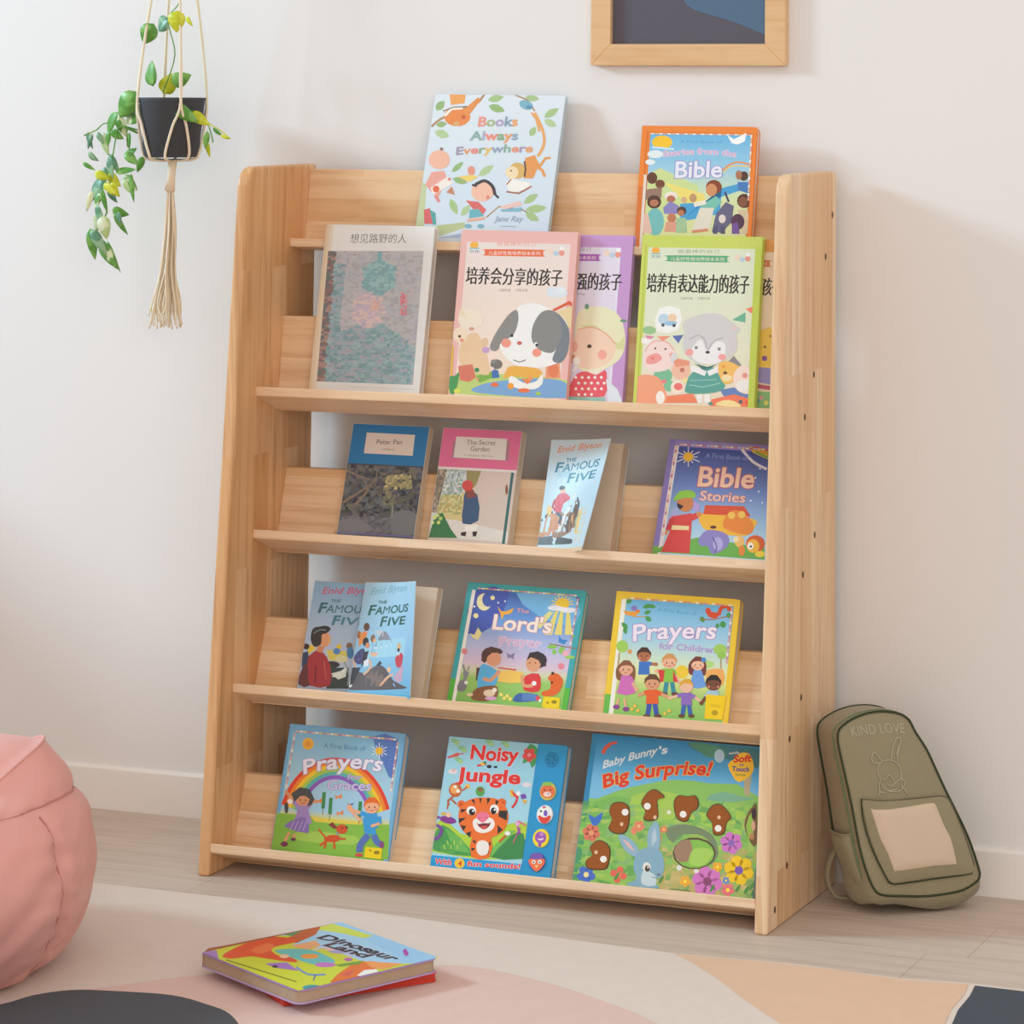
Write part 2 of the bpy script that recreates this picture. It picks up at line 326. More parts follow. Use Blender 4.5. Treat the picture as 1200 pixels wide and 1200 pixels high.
class Print:
    def __init__(s, k, crop, w=None, h=None, H=None, bend=None, crop_off=(0, 0), z0=.00025, box_=None, free=False):
        s.free = free
        d = BK.get(k); s.w = w or d['q'][1]; s.h = h or d['q'][2]; s.H = H or d['H']; s.c = crop; s.V = []; s.F = []; s.C = []; s.z = z0; s.bend = bend
        s.box = box_ or (0.0006, s.w - .0006, .0006, s.h - .0006)
    def uv(s, p):
        x = s.c[0] + p[0] / s.c[2]; y = s.c[1] + p[1] / s.c[2]; a = s.H
        q = a[6] * x + a[7] * y + 1
        return ((a[0] * x + a[1] * y + a[2]) / q, (a[3] * x + a[4] * y + a[5]) / q)
    def raw(s, pts, color, doclip=True):
        boxes = [s.box]
        if s.bend:
            x0, x1, y0, y1 = s.box; nx, ny = 12, 6
            boxes = [(max(x0, s.w * i / nx), min(x1, s.w * (i + 1) / nx), max(y0, s.h * j / ny), min(y1, s.h * (j + 1) / ny)) for i in range(nx) for j in range(ny)] if s.w > 0 and not s.free else boxes
        for b in boxes:
            q = clip(list(pts), b) if doclip else pts
            if len(q) >= 3:
                i0 = len(s.V)
                for (u, v) in q: s.V.append(s.bend(u, v, s.z) if s.bend else (u, v, s.z))
                s.F.append(tuple(range(i0, i0 + len(q)))); s.C.append([lin(color)] * len(q) if isinstance(color, str) else [color] * len(q))
    def up(s): s.z += 6e-6
    def poly(s, color, *pts, sm=0):
        pts = list(pts)
        if sm: pts = spline(pts, sm, True)
        s.up(); s.raw([s.uv(p) for p in pts], color)
    def fr(s, color, *pts):      # fractions of the cover, v downwards
        s.up(); s.raw([(a * s.w, (1 - b) * s.h) for a, b in pts], color)
    def rect(s, color, u0, v0, u1, v1): s.fr(color, (u0, v0), (u1, v0), (u1, v1), (u0, v1))
    def grad(s, stops, u0=0, v0=0, u1=1, v1=1, n=16, horiz=False):
        """smooth colour ramp: stops [(t, colour)]"""
        s.up(); st = [(t, lin(c)) for t, c in stops]
        def col(t):
            for (a, ca), (b, cb) in zip(st, st[1:]):
                if t <= b: k = (t - a) / max(1e-6, b - a); return tuple(ca[i] + (cb[i] - ca[i]) * max(0, min(1, k)) for i in range(3))
            return st[-1][1]
        m = 12 if s.bend else 1
        if s.bend: n = 18
        for i in range(n):
            for j in range(m):
                if horiz: q = [(i / n, j / m), ((i + 1) / n, j / m), ((i + 1) / n, (j + 1) / m), (i / n, (j + 1) / m)]; tt = [i / n, (i + 1) / n, (i + 1) / n, i / n]
                else: q = [(j / m, i / n), ((j + 1) / m, i / n), ((j + 1) / m, (i + 1) / n), (j / m, (i + 1) / n)]; tt = [i / n, i / n, (i + 1) / n, (i + 1) / n]
                i0 = len(s.V)
                for a, b in q:
                    u = s.box[0] + (s.box[1] - s.box[0]) * (u0 + (u1 - u0) * a); v = s.box[3] - (s.box[3] - s.box[2]) * (v0 + (v1 - v0) * b)
                    s.V.append(s.bend(u, v, s.z) if s.bend else (u, v, s.z))
                s.F.append((i0, i0 + 1, i0 + 2, i0 + 3)); s.C.append([col(t) for t in tt])
    def blob(s, color, cx, cy, rx, ry=None, rot=0, n=14):
        ry = ry or rx; c_, s_ = math.cos(math.radians(rot)), math.sin(math.radians(rot))
        s.poly(color, *[(cx + rx * math.cos(t) * c_ - ry * math.sin(t) * s_, cy + rx * math.cos(t) * s_ + ry * math.sin(t) * c_) for t in [2 * math.pi * k / n for k in range(n)]])
    def blobs(s, L):
        for a in L: s.blob(*a)
    def line(s, color, wd, *pts, sm=0, taper=False):
        pts = list(pts)
        if sm: pts = spline(pts, sm)
        n = len(pts); Lf = []; Rt = []
        for i, p in enumerate(pts):
            a, b = pts[max(0, i - 1)], pts[min(n - 1, i + 1)]; dx, dy = b[0] - a[0], b[1] - a[1]; L = math.hypot(dx, dy) or 1
            k = wd / 2 * ((1 - .75 * i / (n - 1)) if taper else 1)
            Lf.append((p[0] - dy / L * k, p[1] + dx / L * k)); Rt.append((p[0] + dy / L * k, p[1] - dx / L * k))
        s.up()
        for i in range(n - 1): s.raw([s.uv(q) for q in (Lf[i], Lf[i + 1], Rt[i + 1], Rt[i])], color)
    def upvec(s, p):             # direction of the cover's own vertical, in sketch units
        e = 6; u0, v0 = s.uv(p); best = None
        ux, vx = s.uv((p[0] + e, p[1])); uy, vy = s.uv((p[0], p[1] + e))
        a, b, c, d = (ux - u0) / e, (uy - u0) / e, (vx - v0) / e, (vy - v0) / e; det = a * d - b * c
        X, Y = -b / det, a / det; L = math.hypot(X, Y)
        return X / L, Y / L
    def text(s, body, x0, y0, x1, y1, hgt, color, bold=.0, out=None, ow=.03, arc=0, shear=0, shadow=None, wob=0):
        """letters from (x0,y0) to (x1,y1) on the baseline, cap height hgt"""
        adv_ = [adv(c) if c != ' ' else .28 for c in body]; tot = sum(adv_) + .0
        cjk = ord(body[0]) > 0x2000; cap = .80 if cjk else .70
        L = math.hypot(x1 - x0, y1 - y0); ex, ey = (x1 - x0) / L, (y1 - y0) / L
        ux, uy = s.upvec(((x0 + x1) / 2, (y0 + y1) / 2)); sx = L / tot; sy = hgt / cap
        passes = ([(shadow, bold + ow, (1.2, 1.5))] if shadow else []) + ([(out, bold + ow, (0, 0))] if out else []) + [(color, bold, (0, 0))]
        rnd = random.Random(len(body) * 7 + int(x0)); wb = [rnd.uniform(-wob, wob) for _ in body]
        if cjk and bold > 0: passes = [(color, 0, (q * bold * hgt, 0)) for q in (-.85, -.3, .3, .85)]
        for colr, off, (ox, oy) in passes:
            s.up(); pen = 0
            for i, ch in enumerate(body):
                if ch != ' ':
                    V, F = glyph(ch, off); cc = colr[i % len(colr)] if isinstance(colr, (list, tuple)) else colr; lc = lin(cc)
                    mid = (pen + adv_[i] / 2) / tot; th = arc * (0.5 - mid) * 2
                    rise = (1 - (2 * mid - 1) ** 2) * abs(arc) * L * .25 * (1 if arc > 0 else -1) + wb[i] * hgt
                    ca, sa = math.cos(th), math.sin(th); pts = []
                    for (gx, gy) in V:
                        lx = (gx - adv_[i] / 2 + shear * gy) * sx; ly = gy * sy
                        X = lx * ca - ly * sa; Y = lx * sa + ly * ca
                        X += (pen + adv_[i] / 2) * sx; Y += rise
                        px, py = x0 + ex * X + ux * Y + ox, y0 + ey * X + uy * Y + oy
                        pts.append(s.uv((px, py)))
                    i0 = len(s.V)
                    for (u, v) in pts:
                        u = min(max(u, s.box[0]), s.box[1]); v = min(max(v, s.box[2]), s.box[3])
                        s.V.append(s.bend(u, v, s.z) if s.bend else (u, v, s.z))
                    for f in F: s.F.append(tuple(i0 + q for q in f)); s.C.append([lc] * len(f))
                pen += adv_[i]
    def mosaic(s, Q, nx, ny, colf, seed=0, jit=.75):
        """ragged patchwork filling the quadrilateral Q (sketch units), no overlaps; colf(a, b) gives a colour or None"""
        rn = random.Random(seed); s.up()
        J = [[(0 if i in (0, nx) else rn.uniform(-.5, .5) * jit, 0 if j in (0, ny) else rn.uniform(-.5, .5) * jit) for j in range(ny + 1)] for i in range(nx + 1)]
        def pt(i, j):
            a, b = (i + J[i][j][0]) / nx, (j + J[i][j][1]) / ny
            return s.uv(tuple((Q[0][k] * (1 - a) + Q[1][k] * a) * (1 - b) + (Q[3][k] * (1 - a) + Q[2][k] * a) * b for k in (0, 1)))
        for i in range(nx):
            for j in range(ny):
                c = colf((i + .5) / nx, (j + .5) / ny)
                if c: s.raw([pt(i, j), pt(i + 1, j), pt(i + 1, j + 1), pt(i, j + 1)], c)
    def flower(s, color, cx, cy, r, n=5, mid='#ffe040'):
        s.up()
        for k in range(n):
            t = 2 * math.pi * k / n + .3; x, y = cx + math.cos(t) * r * .6, cy + math.sin(t) * r * .6
            s.raw([s.uv((x + math.cos(q) * r * .42, y + math.sin(q) * r * .42)) for q in [math.pi * j / 4 for j in range(8)]], color)
        s.blob(mid, cx, cy, r * .3, n=8)
    def leaf(s, color, x, y, L, wd, rot):
        c_, s_ = math.cos(math.radians(rot)), math.sin(math.radians(rot))
        q = [(0, 0), (.25, .8), (.55, 1), (.85, .5), (1, 0), (.8, -.6), (.5, -1), (.2, -.7)]
        s.poly(color, *[(x + a * L * c_ - b * wd * s_, y + a * L * s_ + b * wd * c_) for a, b in q])
    def kid(s, x, y, k, hair, shirt, legs, skin='#e0a07a', arms=(), long_=False, dress=False, face=True, shoe='#6b4a3a'):
        """child figure: head centre x,y and head radius k"""
        if long_: s.poly(hair, (x - k * 1.15, y - k * .4), (x + k * 1.1, y - k * .5), (x + k * 1.2, y + k * 1.5), (x + k * .5, y + k * 1.7), (x - k * .6, y + k * 1.7), (x - k * 1.35, y + k * 1.3), sm=3)
        if legs:
            for d in (-1, 1):
                s.line(legs, k * .62, (x + d * k * .35, y + k * 2.6), (x + d * k * .6, y + k * 4.3)); s.blob(shoe, x + d * k * .75, y + k * 4.45, k * .5, k * .28)
        if dress: s.poly(shirt, (x - k * .6, y + k * .9), (x + k * .6, y + k * .9), (x + k * 1.3, y + k * 3.4), (x, y + k * 3.7), (x - k * 1.3, y + k * 3.4))
        else: s.poly(shirt, (x - k * .7, y + k * .9), (x + k * .7, y + k * .9), (x + k * .85, y + k * 2.8), (x - k * .85, y + k * 2.8))
        for (a, b) in arms:
            sg = -1 if a < 0 else 1
            s.line(shirt, k * .6, (x + sg * k * .55, y + k * 1.2), (x + sg * k * .55 + (a - sg * k * .55) * .45, y + k * 1.2 + (b - k * 1.2) * .45)); s.line(skin, k * .42, (x + sg * k * .55 + (a - sg * k * .55) * .42, y + k * 1.2 + (b - k * 1.2) * .42), (x + a, y + b)); s.blob(skin, x + a, y + b, k * .3, n=8)
        s.blob(skin, x, y, k, k * .95)
        s.poly(hair, (x - k * 1.08, y + k * .15), (x - k * .95, y - k * .6), (x - k * .3, y - k * 1.2), (x + k * .5, y - k * 1.15), (x + k * 1.05, y - k * .4), (x + k * 1.05, y + k * .1), (x + k * .75, y - k * .35), (x + k * .1, y - k * .5), (x - k * .6, y - k * .4))
        if face:
            for d in (-.35, .4): s.blob('#40302a', x + d * k, y + k * .12, k * .1, k * .13, n=6)
            s.line('#b5504a', k * .1, (x - k * .25, y + k * .5), (x, y + k * .6), (x + k * .28, y + k * .48))
            for d in (-.6, .62): s.blob('#e88a72', x + d * k, y + k * .4, k * .16, n=6)
    def dashes(s, colors, u0, v0, u1, v1, n, wd):
        """dashed patchwork line given in fractions"""
        L = math.hypot((u1 - u0) * s.w, (v1 - v0) * s.h); ex, ey = (u1 - u0) * s.w / L, -(v1 - v0) * s.h / L; s.up()
        for i in range(n):
            a, b = L * i / n, L * (i + .85) / n; x, y = u0 * s.w, (1 - v0) * s.h; hw = wd / 2
            s.raw([(x + ex * a - ey * hw, y + ey * a + ex * hw), (x + ex * b - ey * hw, y + ey * b + ex * hw), (x + ex * b + ey * hw, y + ey * b - ex * hw), (x + ex * a + ey * hw, y + ey * a - ex * hw)], colors[i % len(colors)])
    def build(s, name, parent):
        me = bpy.data.meshes.new(name); me.from_pydata(s.V, [], s.F)
        ca = me.color_attributes.new('Col', 'FLOAT_COLOR', 'CORNER')
        k = 0; arr = []
        for f in s.C:
            for c in f: arr += [c[0], c[1], c[2], 1.0]
        ca.data.foreach_set('color', arr)
        me.materials.append(M_PRINT); me.update()
        # face normals to the front
        bm = bmesh.new(); bm.from_mesh(me)
        fl_ = [f for f in bm.faces if f.normal.z < 0]
        bmesh.ops.reverse_faces(bm, faces=fl_); bm.to_mesh(me); bm.free()
        o = mesh_obj(name, me, None, parent); return o

BK['M_ff3']['t'] = .019
q_ = BK['E_purple']['q']; q_[6] += .0058; q_[7] -= .0024; q_[3] -= .019
# ------------------------------------------------------------------ book bodies (local: x right, y up, z to the reader; front face z = 0)
def book_matrix(k):
    x, w_, h_, lean, roll, yaw, yb, zb = BK[k]['q']
    ex = Vector((math.cos(yaw), math.sin(yaw), 0)); back = Vector((-math.sin(yaw), math.cos(yaw), 0))
    up = Vector((0, 0, 1)) * math.cos(lean) + back * math.sin(lean)
    a = math.cos(roll) * ex + math.sin(roll) * up; b = -math.sin(roll) * ex + math.cos(roll) * up; n = a.cross(b)
    m = Matrix.Identity(4)
    for i in range(3): m[i][0] = a[i]; m[i][1] = b[i]; m[i][2] = n[i]; m[i][3] = (x, yb, zb)[i]
    return m
def rrect(x0, x1, y0, y1, r, corners=(0, 1, 1, 0), n=5):
    """corners: bl, br, tr, tl rounded?"""
    out = []
    C = [(x0, y0, 180), (x1, y0, 270), (x1, y1, 0), (x0, y1, 90)]
    for (cx, cy, a0), on in zip(C, corners):
        if not on: out.append((cx, cy)); continue
        ix = cx + (r if cx == x0 else -r); iy = cy + (r if cy == y0 else -r)
        for k in range(n + 1):
            a = math.radians(a0 + 90 * k / n); out.append((ix + r * math.cos(a), iy + r * math.sin(a)))
    return out
def hardback(root, w_, h_, t, color, spine=None, bt=.0022, r=0):
    """two boards and a rounded spine in one cover mesh, pages inset between"""
    bm = bmesh.new()
    def pr(prof, z0, z1):
        A = [bm.verts.new((x, y, z0)) for x, y in prof]; B = [bm.verts.new((x, y, z1)) for x, y in prof]; n = len(prof)
        bm.faces.new(A); bm.faces.new(B[::-1])
        for i in range(n): bm.faces.new((A[i], B[i], B[(i + 1) % n], A[(i + 1) % n]))
    c = (0, 1, 1, 0) if r else (0, 0, 0, 0)
    pr(rrect(0, w_, 0, h_, r or .001, c), -bt, 0); pr(rrect(0, w_, 0, h_, r or .001, c), -t, -t + bt)
    pr([(0, 0), (.0022, 0), (.0022, h_), (0, h_)], -t + bt, -bt)
    o = from_bm('cover', bm, flat(color), root)
    ins = .003
    pr2 = rrect(.0022, w_ - ins, ins, h_ - ins, max(.001, r - ins), c)
    prism_local('page_block', pr2, -t + bt, -bt, M_PAGEW, root)
    return o
def prism_local(name, prof, z0, z1, m, parent): return prism(name, prof, z0, z1, 'Z', m, parent)
def boardbook(root, w_, h_, t, color, r=.010, corners=(0, 1, 1, 0), pages=None):
    ct = .0018
    bm = bmesh.new()
    def pr(prof, z0, z1):
        A = [bm.verts.new((x, y, z0)) for x, y in prof]; B = [bm.verts.new((x, y, z1)) for x, y in prof]; n = len(prof)
        bm.faces.new(A); bm.faces.new(B[::-1])
        for i in range(n): bm.faces.new((A[i], B[i], B[(i + 1) % n], A[(i + 1) % n]))
    P = rrect(0, w_, 0, h_, r, corners)
    pr(P, -ct, 0); pr(P, -t, -t + ct); pr([(0, 0), (.002, 0), (.002, h_), (0, h_)], -t + ct, -ct)
    o = from_bm('cover', bm, flat(color), root)
    prism_local('page_block', rrect(.002, w_ - .0012, .0008, h_ - .0012, r, corners), -t + ct, -ct, pages or M_PAGEW, root)
    return o
def paperback(root, w_, h_, t, color, bend=None):
    ct = .0006
    if bend:
        bm = bmesh.new(); nx, ny = 12, 6
        for z in (0,):
            g = [[bm.verts.new(bend(w_ * i / nx, h_ * j / ny, z)) for j in range(ny + 1)] for i in range(nx + 1)]
            g2 = [[bm.verts.new(bend(w_ * i / nx, h_ * j / ny, -ct)) for j in range(ny + 1)] for i in range(nx + 1)]
            for i in range(nx):
                for j in range(ny):
                    bm.faces.new((g[i][j], g[i + 1][j], g[i + 1][j + 1], g[i][j + 1])); bm.faces.new((g2[i][j], g2[i][j + 1], g2[i + 1][j + 1], g2[i + 1][j]))
            for i in range(nx):
                bm.faces.new((g[i][0], g2[i][0], g2[i + 1][0], g[i + 1][0])); bm.faces.new((g[i][ny], g[i + 1][ny], g2[i + 1][ny], g2[i][ny]))
            for j in range(ny):
                bm.faces.new((g[0][j], g[0][j + 1], g2[0][j + 1], g2[0][j])); bm.faces.new((g[nx][j], g2[nx][j], g2[nx][j + 1], g[nx][j + 1]))
        from_bm('front_cover', bm, flat(color), root)
    bm = bmesh.new()
    if not bend: box_bm(bm, 0, w_, 0, h_, -ct, 0)
    box_bm(bm, 0, w_, 0, h_, -t, -t + ct); box_bm(bm, 0, ct, 0, h_, -t + ct, -ct)
    from_bm('cover', bm, flat(color), root)
    box('page_block', ct, w_ - .0008, .0004, h_ - .0004, -t + ct, -ct, M_PAGE, root)
def book(k, name, label, kind, color, group=None, **kw):
    root = empty(name, mw=book_matrix(k)); tag(root, label, 'book', group or 'picture books on the bookcase')
    d = BK[k]; kind(root, d['q'][1], d['q'][2], d['t'], color, **kw)
    return root

# ================================================================== the books and their printed fronts
LEAF = '#9dbb7c'
# --- top ledge, left: pale blue story book
r = book('A_books_always', 'picture_book', 'pale blue hardback picture book with leaves and animals, left on the top ledge', hardback, '#c9dbe4')
P = Print('A_books_always', (480, 90, 5.4545))
P.grad([(0, '#dde6ec'), (.6, '#d3e0ea'), (1, '#cfdde8')])
P.poly('#c4cda0', (60, 640), (20, 940), (160, 1080), (190, 960), (90, 960), (110, 700))
P.poly('#b9c290', (175, 950), (350, 930), (370, 960), (190, 1020)); P.poly('#a9b4ce', (185, 1030), (330, 1000), (330, 1030))
P.line('#b08a63', 14, (140, 320), (200, 270), (330, 210), (430, 170), (480, 110), sm=4)
P.line('#b08a63', 10, (660, 110), (760, 150), (800, 220)); P.line('#a9906a', 9, (490, 900), (570, 830), (720, 850), (760, 870))
for a in ((170, 215, 80, 26, -50), (500, 150, 105, 24, -12), (505, 185, 110, 26, 18), (160, 350, 100, 28, 18), (740, 130, 90, 22, 8), (860, 260, 110, 24, -32), (860, 275, 90, 24, 28), (770, 380, 70, 22, -60), (270, 610, 100, 18, -42), (440, 635, 120, 24, -36), (260, 780, 110, 24, 66), (330, 890, 90, 22, -52), (730, 810, 110, 24, -34), (740, 850, 140, 26, -6), (740, 870, 100, 26, 30), (170, 310, 70, 20, -10), (275, 650, 100, 22, 16)):
    P.leaf(random.choice(['#a9c48a', '#98b87a', '#b4cc98']), *a)
P.poly('#eda560', (255, 110), (360, 110), (350, 170), (265, 180)); P.blob('#e88d50', 305, 255, 85, 62); P.poly('#e59454', (340, 215), (440, 130), (455, 150), (370, 260)); P.line('#f6ede2', 16, (225, 250), (270, 205), (340, 200)); P.line('#8a6a52', 7, (215, 220), (280, 195), (370, 190)); P.blob('#c9643c', 345, 258, 14, n=8); P.blob('#d9b070', 300, 300, 20, 14)
P.blobs([('#7fb3c4', 745, 180, 45, 30, 20), ('#5a93b0', 765, 195, 20, 12)])
P.text('Books', 432, 316, 690, 314, 60, ['#e79a8a', '#a9b98a', '#b6a6c6', '#8fa6b8', '#e9a56a'], .035)
P.text('Always', 388, 405, 692, 403, 56, ['#8fb0a8', '#a9b0c6', '#e89080', '#8fae88', '#e6a070', '#96a9bb'], .035)
P.text('Everywhere', 292, 500, 785, 482, 50, ['#a596ae', '#e3a072', '#e88c84', '#90ab8c', '#e7c070', '#98a7ba', '#8fb09a', '#e59a84'], .03, arc=.05)
P.line('#e8a866', 18, (800, 230), (850, 340), (860, 430), (820, 510), sm=5); P.poly('#e59c58', (740, 520), (800, 500), (830, 560), (790, 650), (730, 650)); P.line('#e59c58', 18, (800, 560), (850, 600), (865, 640)); P.line('#e59c58', 16, (820, 590), (870, 520), (900, 520)); P.blob('#d9b26a', 690, 600, 55, 52); P.blob('#f2dcb2', 655, 612, 42, 40); P.line('#6a5548', 12, (735, 540), (742, 590), (735, 640)); P.blob('#5f5046', 650, 600, 6, n=6); P.line('#e8a866', 14, (780, 230), (810, 270), (830, 350))
P.poly('#f2eee6', (610, 680), (650, 650), (770, 680), (780, 710), (650, 745)); P.line('#a86a55', 10, (620, 735), (700, 745), (780, 700)); P.line('#a86a55', 8, (620, 690), (650, 655))
P.blob('#efb9a0', 190, 530, 68, 62); P.poly('#e9a79a', (140, 610), (220, 600), (240, 650), (180, 780), (100, 690)); P.poly('#f3e8dc', (135, 710), (240, 640), (280, 680), (150, 755)); P.blobs([('#e2704f', 170, 718, 22), ('#e2704f', 265, 730, 16), ('#d98a7a', 255, 655, 10)]); P.poly('#c98a6a', (235, 740), (270, 700), (290, 755)); P.line('#e58a84', 18, (165, 760), (190, 800)); P.blob('#8a7a6a', 205, 462, 12, n=6)
P.poly('#edd070', (310, 640), (400, 625), (440, 640), (380, 672)); P.blob('#e39a84', 395, 600, 24, 30); 
P.blob('#f0c0a6', 465, 735, 72, 62); P.line('#4a4048', 20, (420, 690), (480, 665), (530, 700), (545, 750), sm=4); P.line('#4a4048', 14, (400, 690), (430, 700)); P.line('#4a4048', 14, (540, 745), (570, 775)); P.poly('#dc6f6a', (360, 790), (440, 800), (490, 850), (470, 880), (410, 850)); P.poly('#6fb3bd', (385, 850), (440, 845), (475, 890), (380, 905)); P.line('#e7b093', 16, (370, 920), (480, 905)); P.blobs([('#7fb3c4', 375, 955, 22, 14), ('#7fb3c4', 455, 955, 22, 14), ('#e88a80', 500, 770, 12)])
P.poly('#d96a6a', (92, 850), (130, 840), (150, 940), (95, 940)); P.poly('#5ba6a0', (130, 850), (165, 870), (170, 945), (150, 945))
P.poly('#eac4bb', (580, 830), (700, 795), (725, 820), (600, 850)); P.poly('#86b9cc', (580, 850), (720, 835), (710, 862), (590, 862))
P.text('Jane Ray', 545, 925, 720, 925, 36, '#8fa6bd', .0, shear=.25)
P.line('#a9bac9', 5, (580, 955), (680, 958))
P.build('cover_print', r)

# --- top ledge, right: orange board book
r = book('B_bible', 'board_book', 'orange-bordered board book with a crowd under a blue sky, right on the top ledge', boardbook, '#ea8436')
P = Print('B_bible', (720, 120, 4.2857), box_=(.0006, .2095, .0006, .2073))
BX = P.box
P.grad([(0, '#6cb8e4'), (.3, '#9ccfe9'), (.55, '#d9e6b0'), (1, '#dfe0a0')], .075, .06, .955, 1)
P.blob('#f8c832', 240, 200, 52, 34); P.line('#cfe7f4', 10, (190, 225), (300, 235)); P.blobs([('#e6f0f2', 205, 260, 40, 20), ('#e6f0f2', 180, 300, 25, 14)])
P.poly('#fdfdfd', (567, 165), (600, 185), (622, 175), (665, 150), (655, 195), (620, 212), (590, 205))
P.line('#e8944a', 8, (540, 345), (575, 315), (620, 300), (680, 312), sm=4); P.line('#f0d060', 6, (548, 352), (590, 320), (680, 322), sm=4)
P.poly('#cfe09a', (230, 330), (420, 420), (420, 560), (160, 560), (170, 360)); P.poly('#f0e07a', (250, 400), (450, 460), (460, 520), (350, 500))
P.poly('#4fa6dc', (330, 510), (460, 500), (520, 480), (640, 440), (620, 410), (540, 430), (530, 560), (330, 600))
P.text('Stories from the', 245, 275, 610, 275, 30, '#d7a6cf', .02, out='#f4eef4', ow=.03, arc=.16)
P.text('A First Book of', 330, 203, 540, 206, 13, '#5f9fcc', 0)
P.text('Bible', 297, 378, 540, 375, 82, '#e8ecf8', .022, out='#9c96d0', ow=.035)
P.blob('#6a4432', 190, 380, 26, 30); P.blob('#7a4a35', 230, 410, 24, 22); P.poly('#9a7a6a', (150, 440), (240, 425), (235, 480), (150, 490)); P.blob('#5a3c30', 200, 500, 36, 34); P.blob('#b87a58', 200, 505, 22, 18)
P.blob('#7ac0be', 205, 600, 45, 70); P.blob('#f0e6da', 285, 470, 34, 22); P.blob('#b9735a', 285, 485, 22, 18); P.poly('#9088c4', (245, 530), (280, 495), (325, 520), (320, 560), (250, 560))
P.blob('#c8805e', 288, 580, 22, 24); P.poly('#e0a08a', (260, 600), (315, 600), (320, 650), (250, 650)); P.blob('#5a4038', 338, 545, 24, 22); P.blob('#c07a5a', 335, 555, 16, 16); P.poly('#a8c8a0', (310, 580), (360, 580), (365, 655), (310, 655)); P.poly('#e8c0b0', (140, 560), (170, 560), (190, 655), (140, 655))
P.blob('#8a4a2c', 500, 425, 40, 36); P.blob('#d39468', 488, 440, 28, 32); P.poly('#7cc4b4', (430, 520), (510, 470), (540, 500), (500, 545), (440, 540)); P.poly('#e6e0d0', (430, 530), (500, 530), (480, 640), (390, 640)); P.line('#f0ead8', 22, (400, 515), (460, 500)); P.poly('#6a6a86', (510, 560), (560, 500), (600, 520), (590, 600), (540, 655), (490, 650)); P.line('#4a4a66', 10, (555, 450), (575, 500)); P.blob('#e7dcd4', 542, 585, 18, 22); P.line('#5a5a78', 22, (510, 620), (505, 660)); P.line('#5a5a78', 22, (545, 620), (545, 660)); P.line('#d99076', 14, (390, 650), (470, 640))
P.blob('#5c3a30', 652, 495, 36, 36); P.blob('#8a5a44', 645, 500, 24, 26); P.poly('#dcc6a6', (620, 540), (670, 540), (690, 660), (640, 660)); P.blob('#5b3b52', 620, 600, 34, 40); P.poly('#7a5aa0', (590, 610), (620, 600), (630, 660), (590, 660)); P.blob('#5a3c34', 650, 370, 22, 24); P.blob('#b07a5a', 625, 365, 16, 24); P.poly('#4a7ec0', (620, 400), (680, 400), (680, 460), (620, 440)); P.poly('#8bc46a', (680, 480), (705, 500), (700, 665), (672, 665)); P.blobs([('#c49a70', 395, 480, 18, 22), ('#d8b48a', 350, 490, 14, 16)])
P.dashes(['#f3e9d6', '#eebb90', '#f6f0e4', '#e7a7a0'], .08, .065, .95, .065, 24, .0022); P.dashes(['#f3e9d6', '#eebb90', '#f6f0e4', '#e7a7a0'], .95, .065, .955, .6, 16, .003)
P.rect('#ef8a3a', 0, 0, 1, .052); P.rect('#ee8837', 0, 0, .045, .5); P.rect('#ee8837', .965, 0, 1, .98); P.rect('#e8dccc', .045, .4, .07, 1); P.rect('#dc7a3c', 0, .5, .045, 1)
P.build('cover_print', r)

# --- second ledge, far left: portrait cover (plain impasto field of colour)
r = book('C_portrait', 'art_book', 'tall cream paperback with a rough teal and pink painted cover, far left of second ledge', boardbook, '#e6e2da', r=.006, corners=(0, 1, 1, 1))
P = Print('C_portrait', (340, 250, 4.8))
P.grad([(0, '#e8e8e6'), (1, '#e2e2e0')]); P.grad([(0, '#dcc3a0'), (1, '#e6dccd')], 0, 0, .07, 1, horiz=True)
P.text('想见路野的人', 335, 163, 655, 163, 46, '#7c7c80', 0)
P.line('#c6cacc', 3, (330, 975), (700, 990))
Q = (215, 212), (752, 212), (690, 965), (150, 945)
P.poly('#a9aaaf', *Q)
def inq(a, b): return tuple((Q[0][i] * (1 - a) + Q[1][i] * a) * (1 - b) + (Q[3][i] * (1 - a) + Q[2][i] * a) * b for i in (0, 1))
rd = random.Random(3)
def tone(a, b):
    if a < .06: return ['#8c7470', '#7a6f74', '#a98f88', '#6f7a78']
    if (a - .56) ** 2 / .036 + (b - .2) ** 2 / .018 < 1: return ['#8fb6ba', '#7fadb4', '#9cc0c2', '#86a8ae']
    if (a - .47) ** 2 / .028 + (b - .44) ** 2 / .02 < 1: return ['#cdb8c2', '#d6c0c2', '#c3b4c2', '#dcc4bc', '#b9b2c0']
    if b > .52 + .5 * abs(a - .5) ** 1.3 or (a < .2 and b > .1): return ['#94b0b8', '#8aa9b4', '#9eb8bc', '#84a4a8', '#a4aeb8', '#aaa6b4', '#7d9ca4']
    return ['#b6bac0', '#b0b3bc', '#bfbac0', '#bcbcba', '#adabb0']
P.mosaic(Q, 26, 60, lambda a, b: rd.choice(tone(a, b)), 1, .9)
for i in range(150):
    a, b = rd.uniform(.08, .94), rd.uniform(.04, .97); x, y = inq(a, b); t = math.radians(rd.choice([-48, -40, -55, 35])); Lk = rd.uniform(12, 26); c_, s_ = math.cos(t), math.sin(t)
    if i % 30 == 0: P.up()
    P.up() if i % 3 == 0 else None
    P.raw([P.uv(q) for q in ((x - c_ * Lk / 2, y - s_ * Lk / 2), (x + s_ * 3, y - c_ * 3), (x + c_ * Lk / 2, y + s_ * Lk / 2), (x - s_ * 3, y + c_ * 3))], rd.choice(tone(a, b)))
